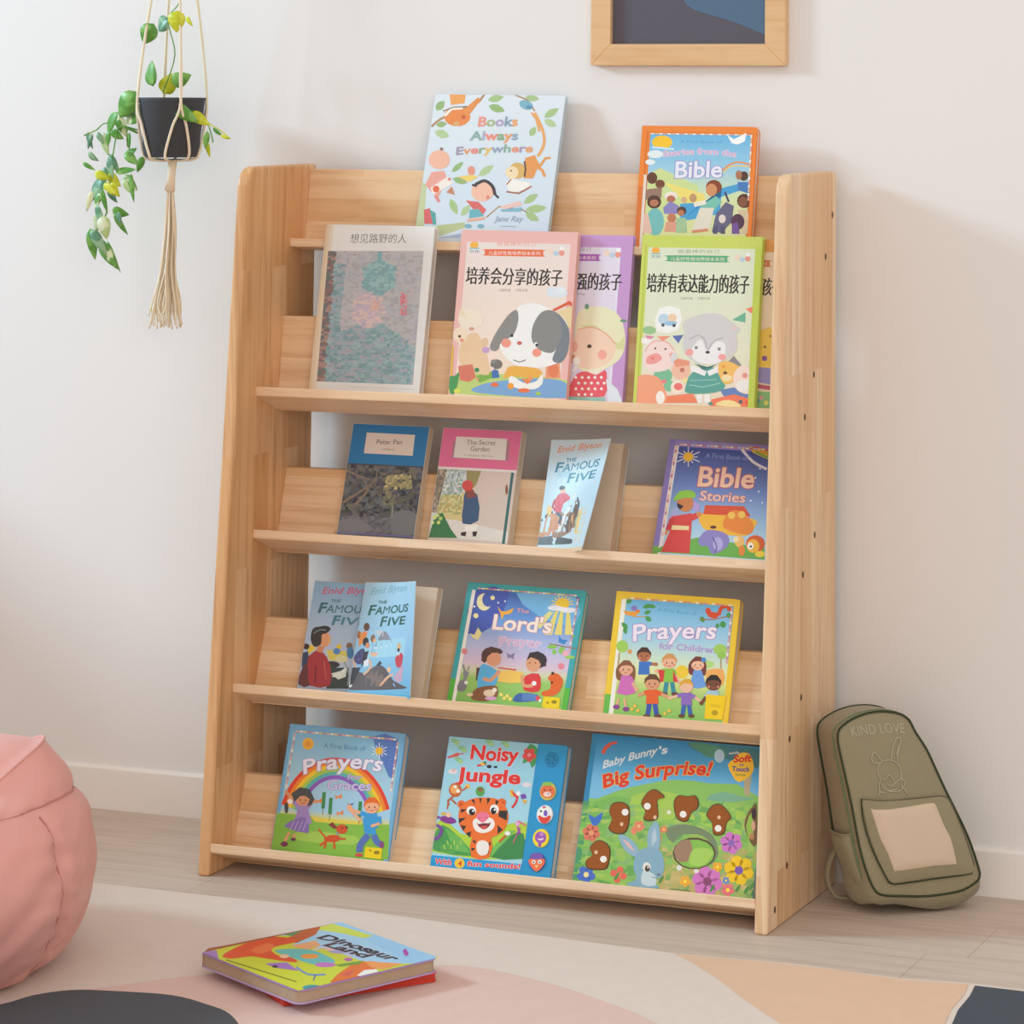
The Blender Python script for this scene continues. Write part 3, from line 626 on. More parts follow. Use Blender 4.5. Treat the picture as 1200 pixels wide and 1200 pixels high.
P.mosaic([(622, 440), (662, 445), (655, 575), (618, 570)], 4, 10, lambda a, b: rd.choice(['#d98a95', '#d07a88', '#dca0a4', None]), 9, .95); P.mosaic([(455, 490), (502, 490), (498, 545), (455, 545)], 4, 5, lambda a, b: rd.choice(['#dcb3a6', '#d8a898', '#dcc0b4', None]), 10, .95); P.line('#7fb0b6', 22, (505, 215), (502, 280))
P.build('cover_print', r)

# --- second ledge: three tall picture books of one series
def series(k, crop, name, label, border, inner, banner, title, tx, art, hid=None):
    r = book(k, name, label, hardback, border)
    P = Print(k, crop); P.rect(border, 0, 0, 1, 1)
    P.rect(inner, .055, .07, .94, 1) if k != 'E_purple' else P.rect(inner, .055, .07, .9, 1)
    art(P, 0); bx, by, bw = tx['banner']
    P.poly(banner, *[(bx + a, by + b) for a, b in ((6, 0), (bw - 6, 3), (bw, 12), (bw, 34), (bw - 8, 42), (8, 36), (0, 28), (0, 8))], sm=2)
    P.text('儿童好性格培养绘本系列', bx + 18, by + 29, bx + bw - 16, by + 33, 19, '#f5ece0', -.005)
    P.text('做最棒的自己', tx['sub'][0], tx['sub'][1], tx['sub'][2], tx['sub'][1] + 2, 20, tx['subc'], -.01)
    P.text(title, *tx['title'], '#3a3430', .03)
    sx, sy = tx['sun']; P.blob('#f3b24a', sx, sy, 24, 20); P.text('文化', sx - 30, sy + 42, sx + 30, sy + 42, 15, '#4f8fae', .02); P.line('#7cc0c8', 6, (sx - 28, sy + 18), (sx + 28, sy + 18))
    ix, iy = tx['icons']; P.blobs([('#efd6c6', ix, iy, 18, 18), ('#b9cfe2', ix + 30, iy + 12, 16, 14), ('#e89a8a', ix + 62, iy + 8, 16, 18), ('#f0f0ee', ix + 64, iy - 16, 14, 12)])
    x0, yl, x1 = tx['small']; 
    for q in range(2):
        a = x0 + (x1 - x0) * q * .55; P.text('文图作者', a, yl + 6, a + (x1 - x0) * .4, yl + 7, 13, '#a9a09a', -.02)
    art(P, 1); P.build('cover_print', r)
def art_fox(P, st):
    if st == 0:
        P.grad([(0, '#e9dcd6'), (.6, '#efdccd'), (1, '#efd9c2')], .055, .07, .94, 1); return
    P.blobs([('#dbe4ea', 685, 425, 62, 26), ('#dbe4ea', 660, 410, 30, 22), ('#e4eaee', 705, 408, 28, 20)])
    P.poly('#bcd07e', (90, 900), (230, 865), (380, 880), (740, 915), (735, 1010), (70, 985), sm=3); P.poly('#7fb050', (230, 890), (330, 862), (330, 900), (250, 930))
    P.poly('#7da7d4', (235, 985), (260, 940), (400, 915), (600, 905), (735, 930), (735, 1015), sm=4)
    P.poly('#d9623e', (655, 520), (755, 468), (770, 480), (770, 500), (750, 490), (660, 532)); P.poly('#e6d0a0', (680, 530), (770, 500), (765, 620), (700, 600))
    P.poly('#e79a72', (625, 830), (700, 820), (705, 905), (620, 905)); P.blob('#e3805c', 665, 860, 30, 40)
    # small squirrel, left
    P.poly('#e7c6a0', (150, 700), (240, 650), (310, 860), (250, 880), (140, 820), sm=3); P.blob('#efe2cc', 200, 570, 72, 60); P.blob('#f0dcc0', 140, 660, 40, 44); P.poly('#ecd8ba', (130, 540), (150, 500), (175, 560)); P.poly('#d67a66', (130, 835), (210, 825), (230, 900), (190, 925), (140, 915)); P.blobs([('#5a4038', 138, 668, 8), ('#e8a08c', 150, 690, 12), ('#d59f8c', 205, 625, 14, 10), ('#c4a0c8', 285, 745, 22, 18), ('#e2bfa0', 280, 700, 18, 26)])
    # small badger
    P.blob('#77756f', 345, 825, 34, 28); P.blob('#8a8781', 330, 810, 16, 12); P.poly('#4a73b0', (320, 850), (355, 860), (362, 900), (320, 905)); P.blob('#f0d6c8', 322, 850, 10)
    # the dog
    P.poly('#8d8c88', (380, 600), (440, 525), (465, 560), (445, 680), (370, 720), (350, 745), (310, 735), (330, 680), sm=4)
    P.poly('#f0efed', (470, 500), (560, 482), (660, 520), (745, 600), (745, 760), (660, 830), (500, 845), (400, 790), (360, 700), (400, 620), (450, 560), sm=4)
    P.poly('#8d8c88', (460, 520), (468, 580), (440, 660), (375, 700), (345, 750), (308, 735), (330, 670), (380, 590), (420, 540), sm=3)
    P.poly('#8a8a88', (640, 520), (690, 540), (720, 600), (700, 700), (660, 760), (590, 745), (545, 690), (550, 610), (590, 540), sm=4)
    P.poly('#7b838a', (690, 540), (750, 620), (750, 740), (710, 815), (660, 800), (690, 720), (715, 640), sm=4)
    P.blobs([('#ee9a88', 400, 706, 28, 26), ('#ee9a88', 572, 760, 26, 24), ('#c96a58', 475, 706, 14, 11), ('#3d3d40', 432, 664, 9), ('#ffffff', 568, 712, 10), ('#3d3d40', 572, 716, 8)])
    P.line('#6a6560', 5, (440, 800), (475, 812), (510, 800), sm=3)
    P.poly('#e8b050', (430, 835), (560, 845), (600, 870), (580, 900), (430, 895), (385, 905), (400, 860), sm=3)
    P.poly('#f1efec', (430, 890), (500, 930), (570, 920), (600, 880), (605, 930), (560, 965), (460, 960), (415, 930), sm=3)
    P.poly('#e98a50', (485, 905), (520, 940), (550, 905)); P.blobs([('#e8764a', 500, 972, 34, 12), ('#e8764a', 335, 940, 22, 12), ('#f0a040', 425, 948, 18, 18), ('#a6c860', 580, 990, 16, 10), ('#f0a060', 535, 900, 12, 16)])
    P.poly('#4f9a5c', (75, 900), (110, 890), (135, 870), (130, 920), (110, 985), (85, 985), sm=3); P.blob('#3f8a5a', 235, 857, 14, 12)
    P.line('#e7b83e', 10, (100, 720), (92, 890)); P.blobs([('#dce060', 125, 975, 20, 14), ('#e89a8a', 240, 910, 8)])
def art_sheep(P, st):
    if st == 0:
        P.grad([(0, '#e2dcec'), (1, '#dccfe4')], .055, .07, .88, 1); return
    P.poly('#e8e4c0', (790, 560), (850, 500), (960, 500), (1040, 560), (1065, 680), (1040, 780), (960, 840), (860, 860), (780, 800), sm=4)
    P.poly('#d7d8a0', (800, 600), (900, 600), (1000, 690), (1030, 700), (1060, 660), (1060, 740), (1000, 730), (940, 660), (860, 620))
    P.poly('#f1d1ba', (790, 640), (880, 610), (960, 650), (1010, 710), (990, 790), (920, 835), (830, 840), (770, 790), sm=4)
    P.line('#e6a98c', 7, (800, 625), (880, 610), (960, 650), (1008, 705), sm=3)
    P.blobs([('#4f4038', 863, 718, 13, 11), ('#f0a898', 935, 765, 26, 28), ('#eab09c', 778, 720, 20, 30), ('#c9805e', 770, 790, 14, 24), ('#f2ece4', 790, 800, 22, 24), ('#6e9a80', 850, 495, 12, 16), ('#6e9a80', 1056, 575, 20, 8)])
    P.poly('#f0e6d0', (820, 850), (920, 845), (930, 870), (830, 880)); P.poly('#e4606a', (795, 870), (850, 860), (900, 880), (950, 850), (960, 900), (945, 1000), (750, 1000), (755, 930), sm=2)
    for i in range(18): P.blob('#f8ece8', 785 + (i % 5) * 36 + (i // 5 % 2) * 16, 893 + (i // 5) * 32, 8)
    P.poly('#dfe6f0', (955, 900), (1020, 960), (1050, 1035), (970, 1030)); P.poly('#94c0b6', (745, 1000), (950, 1005), (950, 1035), (745, 1030)); P.line('#f0ece8', 16, (770, 860), (790, 830))
def art_rabbit(P, st):
    if st == 0:
        P.grad([(0, '#dce6cc'), (.6, '#e2e6cd'), (1, '#ecdcc8')], .055, .07, .94, 1); return
    P.poly('#f3f4f2', (262, 505), (385, 510), (375, 635), (245, 640), sm=2); P.blobs([('#bcd8ea', 290, 570, 34, 32), ('#f0d0b0', 340, 565, 26, 28), ('#9cc8e4', 330, 595, 38, 14), ('#4a5a66', 285, 605, 10), ('#4a5a66', 350, 607, 10)])
    P.poly('#6fb89c', (690, 575), (768, 530), (768, 590)); P.poly('#ef8e70', (770, 510), (835, 490), (838, 535), (800, 535)); P.poly('#ee9a7a', (250, 672), (330, 668), (285, 698)); P.poly('#5f74b4', (340, 668), (405, 662), (375, 712)); P.poly('#e08ab0', (175, 665), (235, 670), (205, 695)); P.blob('#9cc690', 205, 635, 40, 24)
    P.poly('#f2f0ee', (160, 680), (230, 690), (200, 720), (160, 710)); P.poly('#d2906a', (110, 910), (110, 1060), (60, 1060), (90, 900))
    # pig
    P.blob('#7cc09a', 285, 900, 55, 45); P.poly('#f4dcd8', (180, 760), (220, 700), (300, 700), (355, 760), (360, 820), (300, 870), (215, 875), (170, 820), sm=4); P.line('#eca8a4', 6, (180, 760), (220, 705), (300, 700), (350, 750), sm=3)
    P.poly('#ee9f9a', (195, 790), (250, 770), (280, 800), (240, 830), (190, 830), sm=3); P.blobs([('#f0a8a0', 335, 780, 14), ('#e4807c', 225, 800, 9), ('#5a4640', 240, 742, 6), ('#5a4640', 300, 745, 6), ('#d8dcdc', 350, 800, 22, 30)])
    P.poly('#f2a684', (125, 920), (200, 895), (275, 930), (300, 1060), (115, 1060), sm=3); P.blobs([('#f4f2ee', 270, 1030, 26, 40), ('#7ec49c', 320, 960, 30, 34), ('#e8848a', 290, 935, 18, 12)])
    # small pig
    P.blob('#f0c0a8', 390, 870, 55, 55); P.poly('#e89a80', (345, 820), (370, 800), (440, 815), (440, 840), (360, 850)); P.blobs([('#c97a66', 398, 868, 14), ('#f4e6d8', 370, 970, 40, 40), ('#ea7a78', 375, 965, 26, 22), ('#f0e0a0', 425, 930, 26, 16)])
    # rabbit
    P.poly('#d3d2d4', (400, 600), (430, 570), (520, 540), (620, 542), (690, 590), (740, 630), (715, 660), (720, 740), (680, 790), (600, 830), (500, 830), (430, 790), (400, 730), (410, 650), sm=4)
    P.poly('#eeeef0', (470, 720), (510, 690), (545, 750), (600, 700), (650, 720), (640, 800), (570, 835), (480, 815), (450, 770), sm=4)
    P.line('#b0aeb4', 6, (440, 690), (490, 665), (530, 690), (548, 750), (580, 700), (640, 680), sm=4)
    P.blobs([('#f2a8a4', 440, 765, 24, 20), ('#f2a8a4', 632, 792, 24, 18), ('#4a4246', 547, 764, 13, 9), ('#8a8890', 480, 737, 10), ('#8a8890', 615, 745, 10), ('#e4c6c8', 700, 622, 14, 12)])
    P.poly('#5fa69c', (455, 885), (560, 850), (600, 880), (650, 960), (590, 1000), (430, 1005), (420, 960), sm=3); P.line('#9accc0', 6, (440, 955), (520, 968), (620, 945)); P.line('#8fc4b8', 6, (440, 930), (600, 925))
    P.line('#f0eff0', 30, (450, 855), (535, 890)); P.line('#f0eff0', 30, (640, 850), (550, 890)); P.poly('#4a7a74', (470, 830), (545, 850), (600, 835), (560, 860), (520, 865)); P.line('#f0eff0', 34, (500, 1010), (502, 1060)); P.line('#f0eff0', 34, (545, 1010), (545, 1060))
    # bear & lamb
    P.poly('#8d8d8f', (665, 820), (700, 785), (745, 840), (720, 850)); P.poly('#f2c06a', (615, 830), (660, 815), (720, 840), (740, 870), (690, 940), (640, 945), (610, 880), sm=3); P.blobs([('#6a5040', 650, 885, 12, 9), ('#eaa050', 640, 848, 10), ('#f6e0b0', 660, 915, 30, 20)])
    P.poly('#6a88c0', (620, 985), (700, 970), (815, 1010), (800, 1035), (640, 1020)); P.poly('#f3ded2', (705, 880), (760, 840), (815, 890), (815, 1000), (740, 1000), (700, 950), sm=3); P.blobs([('#e89a8e', 765, 900, 16), ('#efece8', 760, 960, 46, 36), ('#c98676', 800, 900, 8)])
    P.poly('#ee8a66', (310, 1020), (460, 1005), (490, 1060), (300, 1060)); P.poly('#ef8060', (570, 1040), (700, 1010), (810, 1040), (805, 1085), (560, 1080)); P.poly('#f6e2a4', (590, 1075), (640, 1045), (700, 1050), (745, 1085), sm=2); P.blobs([('#5c9a8c', 565, 1065, 14, 10), ('#f0604a', 790, 1060, 24, 20), ('#5a6a70', 740, 1055, 12)])
    P.rect('#c3d35a', .945, .06, 1, 1); P.rect('#cdd968', .0, .05, .03, 1)
def art_giraffe(P, st):
    if st == 0:
        P.grad([(0, '#f0dcc4'), (1, '#f0dcc0')], .055, .07, .94, 1); return
    P.poly('#f2cc5c', (850, 640), (910, 615), (940, 640), (940, 850), (850, 860)); P.blobs([('#8a5aa0', 880, 800, 16), ('#5a4a40', 883, 733, 7), ('#b48a40', 915, 670, 8)]); P.poly('#9a94cc', (840, 850), (940, 860), (940, 960), (840, 940)); P.poly('#c4607a', (840, 950), (940, 965), (940, 990), (840, 975)); P.poly('#8cc48a', (820, 990), (940, 1000), (940, 1100), (810, 1090)); P.blobs([('#e6a0a8', 860, 1030, 12), ('#e0e070', 890, 1060, 14), ('#6a9ac0', 840, 1050, 12)])
series('D_fox', (510, 255, 4.8), 'picture_book', 'pink-bordered picture book with a grey-eared puppy, on the second ledge', '#eab9b2', '#efe0da', '#e8704a', '培养会分享的孩子',
       dict(banner=(280, 178, 328), sub=(345, 158, 570), subc='#e8a090', title=(170, 365, 715, 378, 84), sun=(220, 155), icons=(650, 190), small=(355, 408, 530)), art_fox)
series('E_purple', (510, 255, 4.8), 'picture_book', 'lilac-bordered picture book with a woolly lamb, half behind the pink one', '#c79ad0', '#e4deee', '#a860b8', '培养内心坚强的孩子',
       dict(banner=(590, 198, 330), sub=(660, 180, 880), subc='#a89ab0', title=(462, 388, 1045, 396, 84), sun=(540, 175), icons=(965, 195), small=(670, 425, 850)), art_sheep)
series('F_green', (720, 260, 5), 'picture_book', 'lime-bordered picture book with a grey rabbit in a teal dress, on the second ledge', '#c9d868', '#e0e8cf', '#5fae7c', '培养有表达能力的孩子',
       dict(banner=(310, 196, 352), sub=(370, 182, 620), subc='#98a888', title=(188, 402, 790, 412, 96), sun=(243, 168), icons=(720, 208), small=(385, 448, 570)), art_rabbit)
series('G_peach', (720, 260, 5), 'picture_book', 'peach picture book with a yellow giraffe, wedged behind the lime one by the right upright', '#e6a45a', '#f0dcc6', '#d8794c', '培养有好习惯的孩子',
       dict(banner=(560, 222, 350), sub=(640, 205, 860), subc='#c0a890', title=(435, 418, 982, 424, 90), sun=(500, 190), icons=(940, 220), small=(600, 460, 780)), art_giraffe)

# --- third ledge
r = book('H_pan', 'paperback_book', 'blue-topped paperback with a dark woodland scene, leftmost on the third ledge', paperback, '#dcd4c4')
P = Print('H_pan', (360, 470, 4.2857)); P.rect('#3a4046', 0, 0, 1, 1)
P.grad([(0, '#4a4c52'), (.5, '#565a60'), (1, '#6a6e74')], 0, .33, 1, 1)
rd = random.Random(11)
P.mosaic([(208, 318), (585, 335), (535, 682), (145, 655)], 26, 24, lambda a, b: rd.choice(['#484c50', '#5c6066', '#6e6c66', '#525460', '#77746c', '#3a3e44', '#5e6256', '#6c7078'] if b < .75 else ['#6a6e74', '#74767a', '#5c6068', '#7e7e80']), 2, .95)
P.mosaic([(400, 375), (520, 360), (530, 440), (380, 450)], 9, 6, lambda a, b: rd.choice(['#b3a878', '#c8ba84', '#8f8c6a', '#a09a70', None]), 21, .95); P.mosaic([(385, 450), (450, 455), (430, 530), (380, 520)], 5, 5, lambda a, b: rd.choice(['#8f8f6a', '#7c7e66', None]), 22, .95)
for q in (((180, 510), (260, 460), (340, 400), (350, 340)), ((200, 350), (270, 380), (330, 400)), ((240, 520), (300, 450), (280, 380))): P.line('#8a7a68', 14, *q, sm=4, taper=True)
P.line('#8c9088', 10, (430, 530), (425, 590), sm=2); P.poly('#80848a', (150, 610), (240, 590), (330, 640), (240, 670), (145, 660), sm=3); P.poly('#7a7e82', (440, 560), (540, 560), (560, 660), (430, 665), sm=3)
P.rect('#2a7ab2', 0, 0, 1, .335)
P.poly('#e2d3c8', (300, 158), (542, 170), (530, 275), (285, 262))
P.text('Peter Pan', 346, 216, 478, 218, 24, '#5a524e', 0); P.text('J M Barrie', 372, 247, 440, 249, 11, '#857a72', 0)
P.line('#7a74b0', 6, (150, 657), (535, 682)); P.build('cover_print', r)

r = book('I_secret', 'paperback_book', 'pink-topped paperback with a child in a red hat by a garden wall, third ledge', paperback, '#d9d4cc')
P = Print('I_secret', (360, 470, 4.2857)); P.rect('#d3c2b6', 0, 0, 1, 1)
P.poly('#cfd6d4', (660, 325), (810, 330), (790, 600), (600, 640)); P.poly('#9a8e5c', (800, 330), (880, 335), (850, 420), (800, 470)); P.poly('#d4c088', (690, 470), (800, 460), (800, 600), (650, 600), sm=2)
rd = random.Random(4)
P.mosaic([(648, 332), (705, 334), (650, 560), (612, 560)], 6, 18, lambda a, b: rd.choice(['#8a7a6a', '#b8a898', '#7a7264', '#a09080', '#9a8e7e']), 3)
P.mosaic([(708, 334), (800, 334), (775, 470), (675, 470)], 12, 14, lambda a, b: rd.choice(['#b8c8cc', '#a4b8b0', '#d4dcdc', '#8fa090', '#e0e8e4', '#c4ccc0', '#9cb0b4']), 4)
P.mosaic([(675, 470), (790, 470), (770, 570), (650, 570)], 12, 10, lambda a, b: rd.choice(['#c8c890', '#b4b070', '#d4c890', '#c0a868', '#a8a870', '#d8cc98']), 5)
P.poly('#ddd6ce', (690, 590), (760, 600), (1020, 660), (1010, 710), (740, 690)); P.poly('#3f7a4a', (610, 685), (640, 580), (680, 560), (720, 640), (755, 688)); P.blobs([('#d8e080', 640, 585, 10), ('#d8e080', 660, 610, 9), ('#dfe8a0', 630, 610, 8), ('#cfe090', 655, 575, 8), ('#b0c870', 670, 590, 10)])
P.rect('#3e6a6c', .93, .33, .965, .93); P.blob('#8a5a4a', 1002, 445, 7, 26)
P.poly('#3f5878', (795, 455), (855, 470), (860, 600), (780, 615), (785, 520), sm=2); P.poly('#8a4c40', (790, 440), (835, 445), (850, 480), (805, 490)); P.blob('#d0504a', 806, 425, 28, 28); P.poly('#ece4dc', (795, 620), (860, 620), (845, 655), (790, 655)); P.poly('#3a2c2c', (772, 660), (800, 655), (795, 680), (772, 675)); P.poly('#3a2c2c', (830, 655), (855, 655), (848, 680), (832, 680))
P.rect('#e0709a', 0, 0, 1, .33); P.rect('#e4dcd8', 0, .325, 1, .345)
P.poly('#b08090', (735, 200), (1020, 200), (1010, 300), (725, 285)); P.poly('#e2dcd6', (750, 178), (1005, 190), (995, 298), (735, 283))
P.text('The Secret', 800, 218, 945, 222, 24, '#6c6660', 0); P.text('Garden', 818, 250, 917, 254, 24, '#6c6660', 0); P.text('F Hodgson Burnett', 790, 276, 935, 282, 10, '#9a938c', 0)
P.build('cover_print', r)

def bender(w_, phi0, phi1, h_):
    """front cover lifting off the pages: tangent angle grows from the spine to the fore edge"""
    def f(u, v, z):
        ph = math.radians(phi0 + (phi1 - phi0) * v / h_); a0, a1 = ph * .55, ph * 1.35; n = 6; x = lz = 0; th = a0
        for i in range(n):
            th = a0 + (a1 - a0) * ((i + .5) / n) * (u / w_); x += u / n * math.cos(th); lz += u / n * math.sin(th)
        return (x - z * math.sin(th), v, lz + z * math.cos(th) + .0003)
    return f
def famous(k, crop, label, top, tcol, ncol, lines, art, foot, bend):
    r = book(k, 'paperback_book', label, paperback, '#cfe0e8', bend=bend)
    P = Print(k, crop, bend=bend); art(P); author, the, fam, five = lines
    P.text('Enid Blyton', *author, ncol, .01, shear=.25, arc=.05); P.text('THE', *the, tcol, .02); 
    P.text('F', fam[0], fam[1], fam[0] + (fam[2] - fam[0]) * .17, fam[1], fam[4] * 1.25, tcol, .018, shear=.12)
    P.text('AMOUS', fam[0] + (fam[2] - fam[0]) * .18, fam[1], fam[2], fam[3], fam[4], tcol, .018, shear=.1)
    P.text('F', five[0], five[1], five[0] + (five[2] - five[0]) * .25, five[1], five[4] * 1.2, tcol, .018, shear=.12)
    P.text('IVE', five[0] + (five[2] - five[0]) * .28, five[1], five[2], five[3], five[4], tcol, .018, shear=.1)
    P.rect(foot, 0, .965, 1, 1); P.build('cover_print', r)
def art_horse(P):
    P.grad([(0, '#c9dfea'), (.5, '#bcd9e8'), (1, '#c6dbe2')]); P.blob('#a9cfe2', 240, 310, 60, 50)
    P.poly('#e6c27a', (140, 440), (200, 395), (225, 470), (140, 490)); P.poly('#e8c888', (340, 460), (400, 440), (395, 610), (330, 605)); P.poly('#5a5f60', (110, 560), (200, 560), (330, 590), (330, 610), (110, 595))
    P.poly('#c98a5c', (125, 500), (180, 460), (260, 470), (245, 530), (160, 560), (120, 560), sm=3); P.line('#3a4044', 10, (130, 490), (180, 455), (230, 465), (300, 440), sm=3); P.poly('#9a7a62', (190, 560), (240, 470), (300, 430), (345, 405), (345, 480), (330, 540), (250, 570), sm=3)
    P.poly('#6a564a', (260, 520), (310, 440), (345, 420), (340, 520), (290, 560)); P.poly('#dfe8ea', (230, 490), (275, 440), (300, 440), (250, 520), (210, 570)); P.line('#e8e8e4', 9, (200, 575), (240, 520), (270, 470)); P.poly('#dca060', (290, 480), (330, 470), (320, 530)); P.line('#3e4448', 9, (330, 400), (345, 440), (330, 500)); P.line('#e9d8c8', 8, (300, 410), (315, 380))
    P.poly('#d0464e', (200, 400), (235, 370), (275, 385), (285, 405), (250, 420), (235, 460), (205, 455), sm=2); P.line('#b03a44', 12, (200, 400), (188, 430), (205, 450)); P.blob('#e6b08a', 240, 362, 14, 15); P.blob('#3a3a3e', 236, 350, 16, 10); P.line('#3a5060', 16, (215, 460), (240, 480), (230, 510)); P.poly('#9ac0a0', (330, 500), (360, 470), (345, 560))
J_ = bender(.1316, 34, 19, .1887)
famous('J_ff1', (600, 480, 3.75), 'thick curling paperback with a rider in red on a horse, third ledge', 0, '#2f7f98', '#e0926a',
       ((200, 192, 440, 186, 28), (250, 236, 305, 236, 17), (188, 278, 440, 270, 34), (255, 330, 425, 320, 36)), art_horse, '#e6c8a0', J_)

r = book('K_stories', 'board_book', 'violet-bordered board book with an ark and a robed man, right on the third ledge', boardbook, '#8a7ac0')
P = Print('K_stories', (600, 480, 3.75)); P.rect('#9a8cc8', 0, 0, 1, 1); P.grad([(0, '#41529c'), (.35, '#6f86c4'), (.7, '#a9cbe4'), (1, '#cfe4e8')], .085, .055, 1, 1)
P.poly('#d9e6f0', (690, 280), (720, 160), (735, 160), (660, 620), (630, 620)); P.rect('#8c80c4', 0, 0, .05, .88); P.rect('#78b84a', 0, .88, .05, 1); P.rect('#e8e4ee', .05, .05, .085, 1)
P.poly('#e0c040', (1040, 160), (1125, 185), (1125, 220), (1060, 190)); P.line('#d85a4a', 10, (1060, 165), (1125, 180)); P.line('#e0a040', 8, (1050, 172), (1125, 196)); P.line('#6fae5a', 8, (1070, 186), (1125, 212)); P.line('#e6e2f0', 12, (1010, 175), (1060, 230), (1120, 262), sm=3)
for k in range(12):
    t = k * math.pi / 6; P.line('#e6e6f4', 4, (775, 208), (775 + 58 * math.cos(t) * (1 if k % 2 else .7), 208 + 44 * math.sin(t) * (1 if k % 2 else .7)))
P.blob('#f2c040', 775, 208, 22, 20); P.text('A First Book of', 850, 212, 1035, 224, 22, '#8fa0d4', 0)
P.text('Bible', 808, 335, 1062, 345, 86, '#f4ccb4', .022, out='#b8606f', ow=.028); P.text('Stories', 822, 398, 1025, 408, 42, '#f0c4b2', .015, out='#b8606f', ow=.03)
for x, y in ((1070, 300), (1085, 360), (1050, 400), (1100, 410), (1090, 260)): P.blob('#e8eef8', x, y, 4)
P.poly('#6fb050', (780, 570), (830, 560), (1110, 610), (1110, 660), (620, 625), (660, 600), (780, 600))
P.poly('#f0b840', (820, 470), (860, 455), (1060, 480), (1070, 510), (1030, 555), (900, 545), (840, 520), sm=2); P.poly('#d8563a', (850, 420), (1020, 425), (1050, 470), (840, 460)); P.poly('#e88a3c', (950, 455), (1000, 445), (1060, 500), (1040, 550), (930, 520), sm=3); P.blobs([('#f2c45a', 965, 465, 16), ('#f2c45a', 1010, 462, 16), ('#5a3a30', 885, 517, 14, 7)])
P.poly('#8f86c4', (820, 570), (860, 530), (930, 540), (955, 570), (940, 610), (880, 635), (860, 600), (830, 600), sm=3); P.blob('#b4aee0', 905, 590, 22, 30); P.line('#6f68a8', 6, (880, 560), (900, 600), (890, 630), sm=3); P.blobs([('#f0c070', 1000, 580, 22, 26), ('#f4e0b0', 985, 570, 12), ('#d96030', 1070, 590, 42, 38), ('#f2b83c', 1060, 600, 28, 30), ('#f8f0e4', 1048, 600, 14, 16), ('#3a3a3a', 1050, 602, 5), ('#f0d040', 1090, 635, 22, 14), ('#e88a40', 1010, 620, 14, 24)])
P.poly('#a8b0e0', (700, 440), (740, 420), (720, 490), (690, 480)); P.poly('#d84a48', (700, 470), (790, 455), (790, 500), (780, 632), (655, 625), (700, 520)); P.line('#d84a48', 26, (780, 480), (815, 465)); P.line('#c83f44', 22, (705, 480), (685, 530)); P.line('#d8905c', 12, (682, 530), (675, 550)); P.poly('#f0d8a0', (705, 508), (778, 512), (778, 530), (700, 528)); P.blob('#cf8450', 762, 412, 36, 38); P.poly('#3a2c2c', (725, 410), (755, 425), (740, 440), (728, 430)); P.poly('#b9a0d8', (800, 400), (825, 420), (820, 450), (795, 440)); P.poly('#8fc84a', (712, 390), (740, 358), (790, 356), (808, 375), (800, 388), (760, 388), (716, 402), sm=2); P.blob('#d8905c', 822, 460, 12)
P.dashes(['#e8c0b0', '#f0e0c0', '#c87a8a', '#b0c0e0'], .09, .04, .98, .035, 26, .0028); P.dashes(['#e8c0b0', '#c87a8a', '#f0e0c0'], .065, .05, .065, .8, 22, .003)
P.build('cover_print', r)

# --- fourth ledge
def art_boy(P):
    P.grad([(0, '#86aecb'), (.4, '#a8c0d8'), (.7, '#b8c4d8'), (1, '#9fb4c8')])
    P.poly('#e4c84c', (170, 560), (200, 545), (235, 570), (180, 610)); P.poly('#d8c860', (300, 580), (440, 590), (440, 660), (320, 650)); P.blobs([('#8a6a4a', 455, 555, 22, 24), ('#4a80b0', 460, 600, 24, 40), ('#e0c040', 385, 560, 18), ('#5a88c0', 370, 590, 24, 22), ('#3a3a38', 330, 680, 60, 24), ('#d8d4a0', 400, 640, 40, 24)])
    P.poly('#3e4a48', (300, 660), (360, 700), (450, 700), (450, 840), (300, 840)); P.poly('#d8e0d4', (330, 740), (400, 720), (440, 690), (430, 760), (380, 780)); P.line('#e8ece4', 8, (340, 760), (390, 745), (430, 700), sm=2); P.line('#8a9a94', 8, (420, 660), (450, 740), (440, 820), sm=2)
    P.poly('#6a3c3c', (110, 810), (140, 700), (170, 640), (200, 620), (200, 815), sm=2); P.blob('#3e3430', 165, 558, 22, 20); P.poly('#3a4a6a', (140, 600), (180, 590), (180, 660), (135, 700)); P.poly('#a83c40', (175, 640), (230, 585), (280, 600), (325, 680), (325, 820), (190, 820), (180, 720), sm=2); P.line('#7a2c34', 10, (230, 690), (225, 800)); P.line('#c85a50', 8, (285, 660), (300, 780)); P.blob('#e0a070', 290, 510, 40, 50); P.poly('#d08c60', (245, 550), (290, 560), (270, 600), (235, 590)); P.poly('#e2a878', (310, 480), (330, 530), (312, 545)); P.poly('#3a3836', (195, 500), (210, 440), (250, 425), (300, 420), (330, 440), (300, 470), (270, 480), (265, 540), (225, 560), (205, 540), sm=3); P.line('#7a8a90', 8, (215, 470), (260, 445), (300, 450), sm=2)
r = book('L_ff2', 'paperback_book', 'blue paperback with a dark-haired boy in a red coat, behind the seaside one', paperback, '#a9c0d2')
P = Print('L_ff2', (330, 660, 5.714)); art_boy(P)
P.text('Enid Blyton', 265, 205, 640, 212, 44, '#cc5a74', .01, shear=.25, arc=.04); P.text('THE', 330, 262, 395, 262, 20, '#4f7a80', .02)
P.text('F', 238, 330, 292, 330, 66, '#3f6f74', .035, shear=.12); P.text('AMOUS', 295, 330, 570, 336, 52, '#4a7a80', .018, shear=.1); P.text('F', 330, 412, 382, 412, 62, '#4a8290', .035, shear=.12); P.text('IVE', 386, 412, 570, 418, 52, '#4f8694', .018, shear=.1)
P.rect('#c84a58', 0, .965, 1, 1); P.build('cover_print', r)
